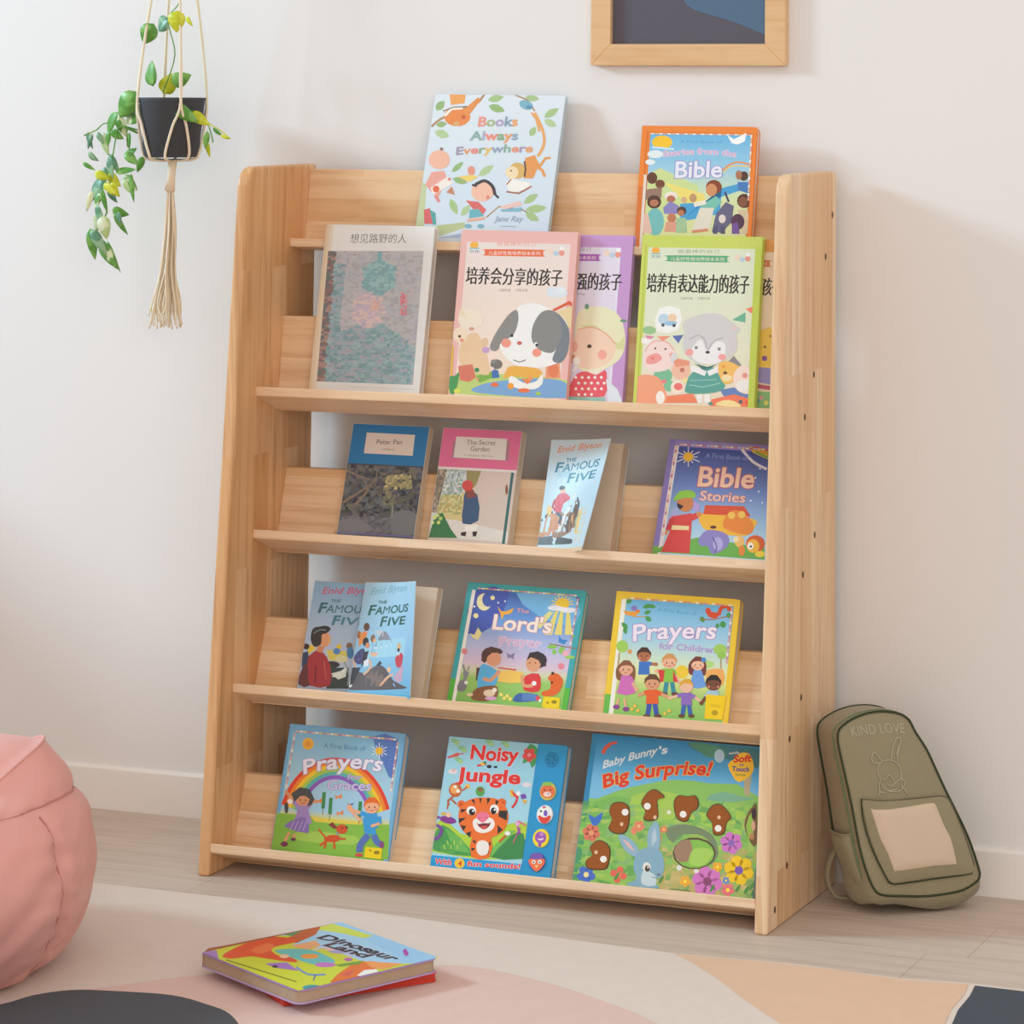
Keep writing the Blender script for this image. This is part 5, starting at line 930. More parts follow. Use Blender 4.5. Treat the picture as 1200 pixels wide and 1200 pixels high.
P.mosaic([(105, 520), (1150, 500), (1140, 1075), (50, 965)], 30, 22, lambda a, b: (rd.choice(['#7cb858', '#94c458', '#a8c860', '#6aa858', '#9cc060', '#88b870', None, None]) if not (b > .5 and a > .45) else rd.choice(['#b8b068', '#a0b860', '#c8b878', '#88a860', '#a8b070', None, None])), 6, .9)
P.poly('#7a8a6a', (600, 660), (700, 630), (800, 650), (880, 700), (910, 800), (860, 870), (880, 780), (820, 700), (700, 690), (640, 740), sm=3)
P.blobs([('#dfe4e0', 680, 885, 16), ('#dfe4e0', 780, 905, 14), ('#e8e8d8', 620, 560, 12)])
P.text('Baby Bunny', 228, 305, 545, 218, 46, '#dce8ee', .025, shear=.1, arc=.05) ; P.text("'s", 555, 222, 612, 212, 46, '#dce8ee', .025)
P.text('Big Surprise!', 230, 420, 862, 345, 80, '#dd3c2c', .03, out='#f6b83a', ow=.028, arc=.22); 
P.line('#d85a44', 22, (232, 215), (250, 180), (275, 165), sm=2); P.line('#d85a44', 16, (268, 160), (315, 150))
P.poly('#f6c22c', (965, 280), (1000, 250), (1030, 215), (1090, 215), (1118, 290), (1100, 340), (1030, 385), (990, 340), sm=2); P.text('with', 970, 222, 1030, 216, 16, '#e8e8ee', .01); P.text('Soft', 998, 268, 1100, 262, 40, '#d83428', .04); P.text('to', 1030, 288, 1060, 288, 16, '#3a5a90', .02); P.text('Touch', 988, 318, 1090, 322, 28, '#2c4c9c', .03); P.text('inside', 1010, 345, 1070, 348, 14, '#3a8a50', .01)
P.poly('#3f74c8', (150, 570), (185, 590), (232, 560), (215, 620), (180, 640), (160, 610), sm=2); P.flower('#dd7a60', 165, 680, 52, 6, '#e8a070'); P.flower('#4c70c8', 135, 925, 55, 5, '#f4e0a0'); P.flower('#e88a68', 445, 640, 34, 5, '#f0c090'); P.flower('#e88a68', 590, 660, 22); P.blobs([('#e48a6a', 415, 668, 18, 22)]); P.flower('#e46a58', 325, 925, 50, 4, '#e88a70'); P.flower('#d07ac8', 985, 740, 66, 6, '#8a6ab8'); P.flower('#d47ac4', 845, 965, 90, 6, '#8a4a70'); P.flower('#f2c820', 1030, 900, 88, 6, '#7a5ab0'); P.flower('#f2b030', 905, 880, 30); P.flower('#f0b040', 715, 965, 34); P.flower('#e87a80', 965, 1015, 40, 5); P.flower('#6a90d0', 955, 960, 22)
for x, y in ((1060, 1040), (1090, 1020), (860, 1030), (1010, 1030), (1100, 1050), (300, 960), (560, 980)): P.leaf('#4f9048', x, y, 60, 9, -60)
# rabbit
P.poly('#8fb4c8', (500, 780), (495, 690), (515, 640), (548, 615), (565, 660), (568, 740), (550, 790), sm=4); P.poly('#b8ccd8', (520, 760), (520, 690), (540, 650), (550, 720)); P.poly('#8fb4c8', (325, 695), (370, 700), (420, 740), (450, 800), (420, 820), (360, 780), sm=4); P.poly('#dcb8b8', (345, 715), (390, 740), (425, 795), (380, 765))
P.poly('#86aec4', (415, 850), (440, 790), (500, 765), (560, 780), (590, 840), (590, 900), (570, 940), (520, 960), (560, 1005), (375, 985), (430, 950), (415, 900), sm=4); P.poly('#c8d8e0', (470, 900), (540, 930), (540, 990), (460, 980), sm=2); P.blobs([('#e8e4dc', 490, 880, 24, 28), ('#4a4038', 494, 890, 15, 19), ('#fff', 498, 882, 5), ('#6a7a88', 560, 925, 12, 8)])
P.line('#6a8ca0', 4, (520, 940), (550, 945)); P.line('#6a8a5a', 6, (625, 1008), (745, 1020))
# egg window
P.blob('#5a4a34', 768, 800, 126, 94); P.blob('#86c050', 770, 803, 116, 84); P.poly('#a08068', (650, 790), (680, 735), (740, 722), (760, 790), (740, 840), (680, 850), sm=3); P.poly('#a8d060', (760, 780), (840, 770), (880, 800), (820, 870), (740, 860), sm=3)
P.poly('#7a5a3a', (1062, 640), (1080, 570), (1115, 520), (1135, 520), (1135, 745), (1100, 740), sm=2); P.poly('#98c050', (1072, 640), (1090, 580), (1115, 550), (1115, 720), (1085, 710)); P.blobs([('#3e2c2c', 1118, 570, 14, 34), ('#e0a88a', 1115, 640, 12, 30), ('#c08a58', 1105, 700, 14, 20)])
o = P.build('cover_print', r)
M_FELT = mat('brown_plush', '#9c5a2c', .95, .05, bump=(900, .5, .001), sheen=.4)
for i, q in enumerate([[(275, 560), (290, 515), (340, 505), (380, 530), (385, 600), (365, 670), (310, 680), (270, 650), (290, 600)],
          [(462, 510), (490, 455), (530, 430), (565, 445), (590, 475), (550, 490), (555, 580), (520, 605), (475, 595), (485, 550)],
          [(655, 500), (680, 465), (730, 470), (770, 465), (790, 500), (780, 540), (750, 560), (725, 608), (680, 600), (660, 560)],
          [(845, 580), (870, 530), (910, 515), (950, 540), (980, 590), (955, 620), (940, 680), (885, 685), (875, 620)],
          [(160, 770), (200, 730), (245, 740), (272, 780), (265, 850), (240, 890), (150, 885), (140, 840), (175, 810)]]):
    PP = Print('R_bunny', (660, 840, 5)); pts = [PP.uv(a) for a in spline(q, 3, True)]
    rim = P if False else None
    cx = sum(a for a, b in pts) / len(pts); cy = sum(b for a, b in pts) / len(pts)
    PR = Print('R_bunny', (660, 840, 5), z0=P.z + .00002); PR.raw([(cx + (a - cx) * 1.1, cy + (b - cy) * 1.08) for a, b in pts], '#5a4830', False)
    fo = prism('plush_patch', pts, P.z + .0001, P.z + .0009, 'Z', M_FELT, r); PR.build('die_cut_edge', fo)
    PT = Print('R_bunny', (660, 840, 5), z0=P.z + .001)
    tx = [((365, 560), (345, 630)), ((495, 525), (540, 590)), ((705, 572), None), ((910, 655), (915, 590)), ((238, 835), (195, 795))][i]
    PT.blob('#f2eee8', tx[0][0], tx[0][1], 20, 20)
    if tx[1]: PT.blob('#e6c09a', tx[1][0], tx[1][1], 10, 12)
    PT.build('tail_patch', fo)

# ================================================================== rug
rug = empty('rug', (.6, -1.5, 0)); tag(rug, 'flat woven cream rug with pink, charcoal, peach and navy shapes in front of the bookcase', 'rug')
def rugmat(n, c): return mat(n, c, .95, .1, bump=(420, .35, .0012), noise=(26, .045), sheen=.15)
def rp(name, pts, z0, z1, m, label=None, sm=4):
    q = [(a - .6, b + 1.5) for a, b in (spline(pts, sm, True) if sm else pts)]
    o = prism(name, q, z0, z1, 'Z', m, rug)
    if label: o['label'] = label
    return o
rp('rug_base', [(-1.5, -.42), (-.09, -.444), (.1, -.446), (.364, -.440), (.634, -.463), (.91, -.482), (1.095, -.469), (1.26, -.483), (1.367, -.470), (1.5, -.475), (2.4, -.47), (2.4, -3.0), (-1.5, -3.0)], 0, .006, rugmat('rug_cream', '#dacbbe'), sm=0)
rp('rug_shape', [(.05, -1.2), (.15, -1.0), (.223, -.917), (.311, -.829), (.481, -.728), (.614, -.662), (.666, -.655), (.728, -.666), (.848, -.71), (1.014, -.808), (1.13, -.96), (1.2, -1.3), (.7, -1.7), (.1, -1.55)], .0061, .0066, rugmat('rug_pink', '#dab9ae'), 'dusty pink shape')
rp('rug_shape', [(.116, -1.057), (.136, -1.002), (.173, -.962), (.227, -.946), (.317, -.933), (.385, -.952), (.443, -.983), (.50, -1.06), (.54, -1.22), (.4, -1.42), (.15, -1.42), (-.1, -1.3), (-.05, -1.16), (.06, -1.12)], .0067, .0072, rugmat('rug_charcoal', '#41454c'), 'charcoal grey shape')
rp('rug_shape', [(.912, -.486), (.95, -.517), (.993, -.557), (1.04, -.607), (1.083, -.656), (1.174, -.747), (1.3, -.86), (1.42, -.93), (1.45, -.82), (1.392, -.70), (1.376, -.60), (1.374, -.53), (1.365, -.477), (1.259, -.489), (1.18, -.479), (1.095, -.475), (1.0, -.479)], .0061, .0066, rugmat('rug_peach', '#dcb697'), 'peach triangular shape', 0)
rp('rug_shape', [(1.376, -.480), (1.5, -.483), (2.2, -.482), (2.3, -.95), (1.9, -1.1), (1.6, -1.0), (1.46, -.83), (1.402, -.70), (1.386, -.60), (1.383, -.53)], .0061, .0066, rugmat('rug_navy', '#2e3641'), 'dark navy shape', 0)

# ================================================================== pink beanbag
def beanbag():
    cx, cy = -.20, -.98; root = empty('beanbag', (cx, cy, .0074)); tag(root, 'pink faux-leather beanbag with pinched seams at the left front', 'beanbag')
    M = mat('pink_leatherette', '#e2a59c', .40, .45, bump=(240, .05, .0005)); M_SEAM = mat('pink_seam', '#c98a84', .5); az = math.radians(29); az2 = math.radians(4); n = 160
    prof = spline([(0, .262), (.004, .285), (.02, .312), (.05, .334), (.09, .349), (.13, .354), (.17, .350), (.205, .340), (.235, .326), (.262, .311), (.285, .297), (.305, .284), (.318, .274)], 3)
    ZT = .318
    rnd = random.Random(2)
    wr = [(rnd.uniform(.03, .27), rnd.uniform(-.5, .5), rnd.uniform(.010, .02), rnd.uniform(-.006, .004)) for _ in range(34)]
    def wrap(a): return math.atan2(math.sin(a), math.cos(a))
    def sag(t): return .06 * math.sin(2 * (t - az)) ** 2
    def point(t, z, r):
        k = min(1, max(0, (z - .12) / .19)); k = k * k * (3 - 2 * k)
        a = t - az - math.pi / 4; p = 2 + 2.6 * k
        sq = 1 / ((abs(math.cos(a)) ** p + abs(math.sin(a)) ** p) ** (1 / p)); sqn = sq / (1 / ((2 * (math.sqrt(.5) ** p)) ** (1 / p)))
        R = r * ((1 - k) + (sqn * 1.0) * k); R = R + (.03 * (1 - sqn)) * k
        d = wrap((t - az2) * 4) / 4
        fade = min(1, max(0, (.25 - z) / .05))
        R -= .010 * math.exp(-(d / .03) ** 2) * fade
        R += .0055 * fade * math.sin(z * 190 + (2.4 if d > 0 else 0)) * math.exp(-(d / .16) ** 2) * (1 - math.exp(-(d / .025) ** 2))
        yz = .243 + .004 * math.sin(5 * t); R -= .007 * math.exp(-((z - yz) / .007) ** 2)
        R += .006 * math.exp(-((z - yz - .03) / .022) ** 2) + .007 * math.exp(-((z - yz + .03) / .025) ** 2)
        for (zz, dd, wd, am) in wr:
            e = wrap(t - .2 - dd); R += am * math.exp(-((z - zz - .22 * e) / wd * 1.3) ** 2 - (e / .2) ** 2)
        zz = z - sag(t) * min(1, max(0, (z - .243) / (ZT - .243)))
        return (R * math.cos(t), R * math.sin(t), zz)
    T_ = [2 * math.pi * i / n for i in range(n)]
    bm = bmesh.new(); rings = [[bm.verts.new(point(t, z, r)) for t in T_] for z, r in prof]
    for A, B in zip(rings, rings[1:]):
        for i in range(n): bm.faces.new((A[i], A[(i + 1) % n], B[(i + 1) % n], B[i]))
    bm.faces.new(rings[0][::-1])
    from_bm('side_panels', bm, M, root, True)
    top = [point(t, ZT, .274) for t in T_]; bm = bmesh.new(); rr_ = []
    for q in (1, .97, .92, .84, .72, .58, .42, .25, .08):
        rr_.append([bm.verts.new((x * q, y * q, z * q ** 2.2 + (.322 + .004 * math.sin(18 * x + 25 * y)) * (1 - q ** 2.2) + .016 * math.sin(math.pi * min(1, (1 - q) * 2.2)) * (1 - q) - (.005 * math.sin(math.pi * min(1, (1 - q) * 12)) if q > .9 else 0))) for x, y, z in top])
    for A, B in zip(rr_, rr_[1:]):
        for i in range(n): bm.faces.new((A[i], A[(i + 1) % n], B[(i + 1) % n], B[i]))
    bm.faces.new(rr_[-1])
    from_bm('top_panel', bm, M, root, True)
    tube('seam_piping', top + top[:1], .0028, M, root, 6)
    def rz(z):
        for (z0, r0), (z1, r1) in zip(prof, prof[1:]):
            if z0 <= z <= z1: return r0 + (r1 - r0) * (z - z0) / max(1e-6, z1 - z0)
        return prof[-1][1]
    ring = [point(t, .243 + .004 * math.sin(5 * t), rz(.243) + .0020) for t in T_]
    tube('yoke_seam', ring + ring[:1], .0013, M_SEAM, root, 5)
    for k in range(4):
        t = az2 + k * math.pi / 2; tube('vertical_seam', [point(t, z, r + .0026) for z, r in prof if .012 < z < .243], .0013, M_SEAM, root, 5)
beanbag()

# ================================================================== books on the rug
def flatm(ox, oy, oz, deg):
    m = Matrix.Rotation(math.radians(deg), 4, 'Z'); m.translation = (ox, oy, oz); return m
root = empty('board_book', mw=flatm(.494, -.925, .0202, 51)); tag(root, 'red board book lying under the colourful one on the rug', 'book', 'books on the rug')
boardbook(root, .238, .185, .0125, '#d8402e', r=.008, pages=flat('#c93a2a'))
P = Print('floor', (0, 0, 1), w=.238, h=.185, H=[0] * 8) if False else None
root = empty('picture_book', mw=flatm(*FB['o'][:2], .0405, FB['ang'])); tag(root, 'colourful dinosaur board book lying closed on the rug', 'book', 'books on the rug')
FW, FH = FB['w'], FB['h']
ct = .002
for nm, z0, z1, c in (('cover', -ct, 0, '#a98cc4'), ('back_cover', -.0200, -.0182, '#b7a2cf')): prism(nm, rrect(0, FW, 0, FH, .014, (0, 1, 1, 0)), z0, z1, 'Z', flat(c), root)
prism('page_block', rrect(.001, FW - .003, .002, FH - .002, .013, (0, 1, 1, 0)), -.0182, -ct, 'Z', mat('board_pages', '#b39c84', .75, .2, noise=(40, .1)), root)
prism('spine', [(.0005, .001), (-.016, .021), (-.012, .05), (-.002, FH), (.0005, FH)], -.0185, -.0006, 'Z', mat('spine_brown', '#a5603f', .6), root)
P = Print('fb', (200, 1060, 3.529), w=FW, h=FH, H=FB['H'])
P.rect('#cfd83a', 0, 0, 1, 1)
P.poly('#9ccdf0', (560, 60), (730, 60), (1100, 215), (1080, 240), (860, 250), (700, 150), (540, 120)); P.poly('#a8d4f0', (500, 170), (620, 100), (740, 110), (960, 230), (880, 260), (780, 230), (640, 180))
P.poly('#d2de54', (590, 85), (640, 72), (740, 100), (840, 130), (800, 140), (700, 118), (610, 105)); P.poly('#8fd0e8', (400, 118), (520, 100), (590, 90), (540, 125), (400, 132)); P.poly('#4f9a70', (470, 125), (540, 95), (575, 100), (520, 135)); P.poly('#58a060', (200, 160), (350, 128), (420, 125), (380, 150), (280, 165)); P.poly('#7cc8d0', (240, 150), (330, 132), (330, 150), (250, 160)); P.poly('#c6602c', (470, 145), (600, 85), (620, 95), (600, 125), (520, 160)); P.poly('#c8562c', (130, 165), (60, 165), (100, 190), (150, 190)); P.poly('#4c9058', (160, 165), (200, 155), (210, 175), (170, 185))
P.poly('#e2542c', (215, 210), (300, 165), (400, 135), (500, 140), (520, 155), (420, 180), (440, 210), (500, 220), (520, 240), (400, 225), (330, 215), (250, 225), sm=3); P.poly('#ec7a44', (330, 190), (400, 160), (430, 175), (380, 205), sm=2)
P.poly('#f0b078', (500, 170), (600, 150), (620, 170), (560, 190)); P.poly('#6cc4c0', (430, 190), (560, 185), (640, 210), (680, 240), (600, 250), (500, 220), sm=3); P.blobs([('#f0a040', 575, 215, 38, 10), ('#c878c4', 640, 250, 44, 10), ('#a8a0d8', 700, 190, 50, 14), ('#f0c0b8', 660, 185, 22, 8), ('#c060b0', 735, 228, 18, 7)])
P.line('#d8c8e8', 6, (590, 190), (640, 178), (700, 190), (750, 215), sm=3); P.poly('#e6742c', (660, 320), (740, 255), (820, 235), (870, 245), (840, 275), (720, 325), sm=2); P.poly('#f0a058', (800, 235), (960, 245), (880, 270), (830, 262)); P.poly('#f4f2e8', (770, 295), (800, 272), (850, 268), (860, 278), (800, 298)); P.poly('#7aa040', (680, 250), (800, 232), (780, 248), (700, 258)); P.poly('#a878c8', (390, 245), (480, 240), (530, 275), (430, 262)); P.line('#6a90d0', 7, (520, 260), (570, 290), (640, 290), sm=3); P.line('#4c60b0', 5, (600, 290), (590, 315)); P.blobs([('#f0c8a0', 470, 215, 20, 8), ('#2a2a30', 432, 257, 12, 5), ('#3fa0a0', 585, 345, 40, 12)])
P.poly('#a47cc4', (110, 200), (190, 190), (200, 235), (115, 222)); P.poly('#d86050', (700, 290), (760, 270), (740, 300)); P.line('#7a7a30', 4, (230, 230), (520, 320))
P.text('Dinosaur', 598, 138, 905, 232, 54, '#2c2436', .04, out='#cfe4f4', ow=.03, arc=.1); P.text('Land', 625, 168, 800, 222, 50, '#3a2030', .04, out='#cfe4f4', ow=.03)
P.poly('#b04aa8', (960, 190), (972, 182), (985, 205), (975, 215), (965, 208)); P.build('cover_print', root)

# ================================================================== framed picture
fx0, fx1, fz0, fz1, bw = .548, .906, 1.334, 1.82, .037
fr_ = empty('framed_picture', ((fx0 + fx1) / 2, YW, fz0)); tag(fr_, 'oak picture frame with a dark slate and blue print on the wall above the bookcase', 'picture')
ox, oz = (fx0 + fx1) / 2, fz0
def FP(p): return [(a - ox, b - oz) for a, b in p]
for pr_ in ([(fx0, fz0), (fx1, fz0), (fx1 - bw, fz0 + bw), (fx0 + bw, fz0 + bw)], [(fx0, fz1), (fx0 + bw, fz1 - bw), (fx1 - bw, fz1 - bw), (fx1, fz1)],
            [(fx0, fz0), (fx0 + bw, fz0 + bw), (fx0 + bw, fz1 - bw), (fx0, fz1)], [(fx1, fz0), (fx1, fz1), (fx1 - bw, fz1 - bw), (fx1 - bw, fz0 + bw)]):
    horiz = abs(pr_[0][1] - pr_[1][1]) < .001 or abs(pr_[1][1] - pr_[2][1]) < .001 and pr_[1][0] != pr_[2][0] and pr_[0][1] == pr_[3][1]
    prism('frame_bar', FP(pr_), -.018, -.0005, 'Y', W_FRAME, fr_, bev=.0008, seg=1)
pn = box('print_panel', fx0 + bw - .004 - ox, fx1 - bw + .004 - ox, -.008, -.004, fz0 + bw - .004 - oz, fz1 - bw + .004 - oz, mat('print_slate', '#5c5964', .55, .3, noise=(300, .05)), fr_)
cv = spline([(.700, 1.50), (.717, 1.447), (.732, 1.432), (.76, 1.422), (.80, 1.411), (.84, 1.397), (.873, 1.383)], 5) + [(.873, 1.787), (.66, 1.787), (.64, 1.68), (.67, 1.58)]
prism('print_shape', [(a - ox, b - oz) for a, b in cv], -.0088, -.0081, 'Y', mat('print_blue', '#55708a', .55, .3, noise=(300, .05)), fr_)

# ================================================================== hanging planter
def W2(px, py): return (-.27 + (px - 170) * .00174, 1.221 - (py - 150) * .00151)     # wall-parallel plane through the planter, metres
PY_ = -.10
pl = empty('hanging_planter', (-.216, PY_, 1.17)); tag(pl, 'dark grey pot in a cream macrame hanger with trailing variegated vine', 'hanging planter')
def L3(x, z, dy=0): return (x + .216, dy, z - 1.17)
M_POT = mat('charcoal_pot', '#43454a', .7, .3, bump=(90, .1, .001)); M_CORD = mat('cotton_cord', '#eee0c8', .9, .1, bump=(500, .4, .0008)); M_SOIL = mat('potting_soil', '#4a382c', .95)
bm = bmesh.new(); pf = [(0, .0), (.043, 0), (.048, .004), (.058, .10), (.060, .105), (.056, .105), (.053, .092), (0, .092)]
N = 32; rg = [[bm.verts.new((r * math.cos(2 * math.pi * i / N), r * math.sin(2 * math.pi * i / N), z)) for i in range(N)] for r, z in pf[1:-1]]
for A, B in zip(rg, rg[1:]):
    for i in range(N): bm.faces.new((A[i], A[(i + 1) % N], B[(i + 1) % N], B[i]))
bm.faces.new(rg[0][::-1]); bm.faces.new(rg[-1]); from_bm('pot', bm, M_POT, pl, True)
disc('soil', (0, 0), .0525, .0925, .096, M_SOIL, pl)
for a in (20, 70, 110, 160, 200, 250, 290, 340):
    t = math.radians(a); t2 = math.radians(round((a - 45) / 90) * 90 + 45)
    pts = [(0.004 * math.cos(t), .004 * math.sin(t), -.006), (.040 * math.cos(t), .040 * math.sin(t), -.004), (.0505 * math.cos(t), .0505 * math.sin(t), .01), (.0575 * math.cos(t + (t2 - t) * .5), .0575 * math.sin(t + (t2 - t) * .5), .055), (.0625 * math.cos(t2), .0625 * math.sin(t2), .10), (.05 * math.cos(t2), .05 * math.sin(t2), .22), (.02 * math.cos(t2), .02 * math.sin(t2), .42), (0.002, 0, .60)]
    tube('hanger_cord', spline(pts, 5), .0026, M_CORD, pl, 6)
tube('hanger_cord', [(0, 0, .58), (0, 0, .72)], .006, M_CORD, pl, 8)
tube('hook', [(0, 0, .73), (0, 0, .705), (0, .02, .70), (0, .125, .70)], .0035, mat('black_hook', '#2a2a2c', .4), pl, 8)
tube('tassel_knot', [(0.004, 0, -.004), (.002, 0, -.03), (-.001, 0, -.06)], [.0085, .007, .0095], M_CORD, pl, 10)
bm = bmesh.new(); rt = random.Random(6)
for i in range(46):
    a, r = rt.uniform(0, 6.28), math.sqrt(rt.random()); e = rt.uniform(.9, 1.0)
    pts = [(.005 * r * math.cos(a), .005 * r * math.sin(a), -.055), (.011 * r * math.cos(a) + .002, .011 * r * math.sin(a), -.13), (.015 * r * math.cos(a) - .002 + rt.uniform(-.004, .004), .013 * r * math.sin(a), -.20), (.028 * r * math.cos(a + rt.uniform(-.5, .5)) - .004, .02 * r * math.sin(a), -.255), (.034 * r * math.cos(a) - .004 + rt.uniform(-.006, .006), .024 * r * math.sin(a), -.304 * e)]
    tube_bm(bm, spline(pts, 4), .0014, 4)
tag(from_bm('tassel', bm, M_CORD, pl, True), kind='stuff')
# vine: leaf blades, each with its own colour pattern
def leafmat(n, a, b):
    m = bpy.data.materials.new(n); m.use_nodes = True; nt = m.node_tree; L = nt.links; bs = nt.nodes['Principled BSDF']
    tc = nt.nodes.new('ShaderNodeTexCoord'); no = nt.nodes.new('ShaderNodeTexNoise'); no.inputs['Scale'].default_value = 55; no.inputs['Detail'].default_value = 1; L.new(tc.outputs['Object'], no.inputs['Vector'])
    cr = nt.nodes.new('ShaderNodeMapRange'); cr.inputs['From Min'].default_value = .47; cr.inputs['From Max'].default_value = .55; L.new(no.outputs['Fac'], cr.inputs['Value'])
    mx = nt.nodes.new('ShaderNodeMix'); mx.data_type = 'RGBA'; mx.inputs['A'].default_value = (*lin(a), 1); mx.inputs['B'].default_value = (*lin(b), 1); L.new(cr.outputs[0], mx.inputs['Factor'])
    L.new(mx.outputs['Result'], bs.inputs['Base Color']); bs.inputs['Roughness'].default_value = .4; bs.inputs['Transmission Weight'].default_value = 0; bs.inputs['Subsurface Weight'].default_value = .0
    return m
LM = {'g': leafmat('leaf_green', '#5c9a3e', '#7db356'), 't': leafmat('leaf_teal', '#5f9070', '#8fb58c'), 'v': leafmat('leaf_variegated', '#68a348', '#e4ecc0'), 'y': leafmat('leaf_yellow', '#c8cf28', '#dde04a'), 'p': leafmat('leaf_pale', '#dfe8c4', '#b6cf8c')}
def leaf3(x, z, Lg, wd, deg, m, dy=0, fold=.25):
    """blade from its base point, pointing deg (0 = right, -90 = down)"""
    bm = bmesh.new(); n = 8; mid = []; lf = []; rg = []; rnd = rt.uniform(-.35, .35)
    for i in range(n + 1):
        s_ = i / n; wv = wd * (math.sin(math.pi * min(1, s_ ** .75)) ** .8) * (1 - .15 * s_); c = -.12 * Lg * s_ * s_
        mid.append(bm.verts.new((s_ * Lg, 0, c))); lf.append(bm.verts.new((s_ * Lg, wv, c + fold * wv))); rg.append(bm.verts.new((s_ * Lg, -wv, c + fold * wv)))
    for i in range(n):
        for a, b in ((mid, lf), (rg, mid)):
            try: bm.faces.new((a[i], a[i + 1], b[i + 1], b[i]))
            except ValueError: pass
    bmesh.ops.remove_doubles(bm, verts=bm.verts, dist=1e-5)
    M = Matrix.Translation(L3(x, z, dy)) @ Matrix.Rotation(math.radians(-deg), 4, 'Y') @ Matrix.Rotation(math.radians(90) + rnd, 4, 'X')
    bmesh.ops.transform(bm, matrix=M, verts=bm.verts)
    o = from_bm('leaf', bm, LM[m], pl, True)
    sd = o.modifiers.new('thickness', 'SOLIDIFY'); sd.thickness = .0006
k_ = 4.617; X0_, Y0_ = 80, 140
vines = [[(405, 75), (330, 40), (292, 90), (292, 190), (250, 300), (235, 420), (250, 500), (215, 600)], [(420, 60), (260, 20), (180, 60), (130, 90)], [(420, 80), (370, 50), (355, 150)]]
for v in vines:
    pts = [L3(*W2(X0_ + a / k_, Y0_ + b / k_), -.02 - .01 * (i % 2)) for i, (a, b) in enumerate(v)]
    tube('stem', spline(pts, 5), .0014, LM['g'], pl, 5)
for (x, y, Lg, wd, deg, m) in [(120, 70, 90, 18, -75, 't'), (150, 80, 85, 14, -110, 't'), (190, 70, 70, 16, -60, 't'), (210, 70, 120, 28, -80, 'p'), (240, 60, 80, 26, -35, 'g'), (360, 70, 90, 14, -95, 'g'), (290, 60, 80, 18, -100, 'g'),
        (150, 235, 80, 12, -28, 'g'), (175, 180, 70, 20, -40, 't'), (300, 200, 110, 28, -145 + 60, 't'), (235, 190, 110, 24, -60, 't'), (325, 215, 85, 26, 42, 'g'), (375, 180, 90, 26, -38, 'g'), (330, 285, 110, 20, 10, 'g'), (430, 200, 90, 22, -115, 'g'),
        (345, 300, 105, 26, -48, 'v'), (410, 290, 145, 15, -86, 'g'), (365, 320, 90, 22, -60, 'p'), (195, 290, 90, 26, -20, 'y'), (260, 290, 95, 30, -48, 'y'), (240, 350, 80, 24, -30, 'y'), (270, 350, 100, 24, -38, 'y'), (300, 340, 85, 22, -60, 'y'), (225, 260, 100, 24, -100, 't'),
        (215, 320, 150, 40, -128, 't'), (175, 390, 110, 18, -108, 'v'), (225, 380, 125, 16, -78, 'g'), (200, 400, 95, 20, -115, 'v'), (250, 370, 90, 24, -60, 't'), (205, 460, 140, 26, -72, 't'), (190, 500, 120, 24, -100, 'p'), (260, 490, 95, 30, -18, 'g'), (275, 510, 130, 18, -55, 'g'), (255, 520, 120, 38, -80, 'p'), (330, 500, 60, 20, -80, 't'),
        (180, 590, 160, 30, -80, 'g'), (190, 595, 150, 30, -55, 't'), (215, 650, 180, 38, -58, 'v'), (235, 660, 175, 12, -64, 'g'),
        (800, 60, 90, 18, -100, 'g'), (770, 120, 75, 16, -85, 'y'), (820, 40, 70, 12, -40, 'g'), (860, 80, 60, 10, -20, 'y'), (410, -150, 170, 60, -130, 'g'), (520, -140, 120, 50, 60, 'y'), (590, -200, 110, 44, 20, 'g'), (450, -60, 150, 50, -150, 'v'), (560, -60, 140, 40, 0, 'g'), (640, -80, 150, 38, -35, 'g'), (480, -180, 130, 44, 100, 'g'), (700, -40, 120, 30, -30, 'y'), (400, -60, 130, 40, -170, 't'), (330, -40, 130, 34, -120, 'g'), (300, -20, 110, 30, -70, 'v'), (500, -520, 120, 52, -120, 'g'), (560, -545, 90, 50, -140, 't'), (640, -590, 110, 50, -95, 'y'), (660, -560, 60, 16, -60, 'y')]:
    wx, wz = W2(X0_ + x / k_, Y0_ + y / k_); leaf3(wx, wz, Lg / k_ * .00165, wd / k_ * .0016, deg, LM and m, -.02 + rt.uniform(-.025, .015))
tube('stem', spline([L3(*W2(X0_ + a / k_, Y0_ + b / k_), -.02) for a, b in ((540, -150), (600, -350), (560, -540), (620, -640), (640, -800))], 5), .0012, LM['g'], pl, 5)
tube('stem', spline([L3(*W2(X0_ + a / k_, Y0_ + b / k_), -.02) for a, b in ((560, -90), (680, -60), (770, 0), (800, 60), (815, 120))], 5), .0012, LM['g'], pl, 5)
tube('stem', spline([L3(*W2(X0_ + a / k_, Y0_ + b / k_), -.02) for a, b in ((780, 10), (860, 60), (900, 95))], 5), .0011, LM['y'], pl, 5)

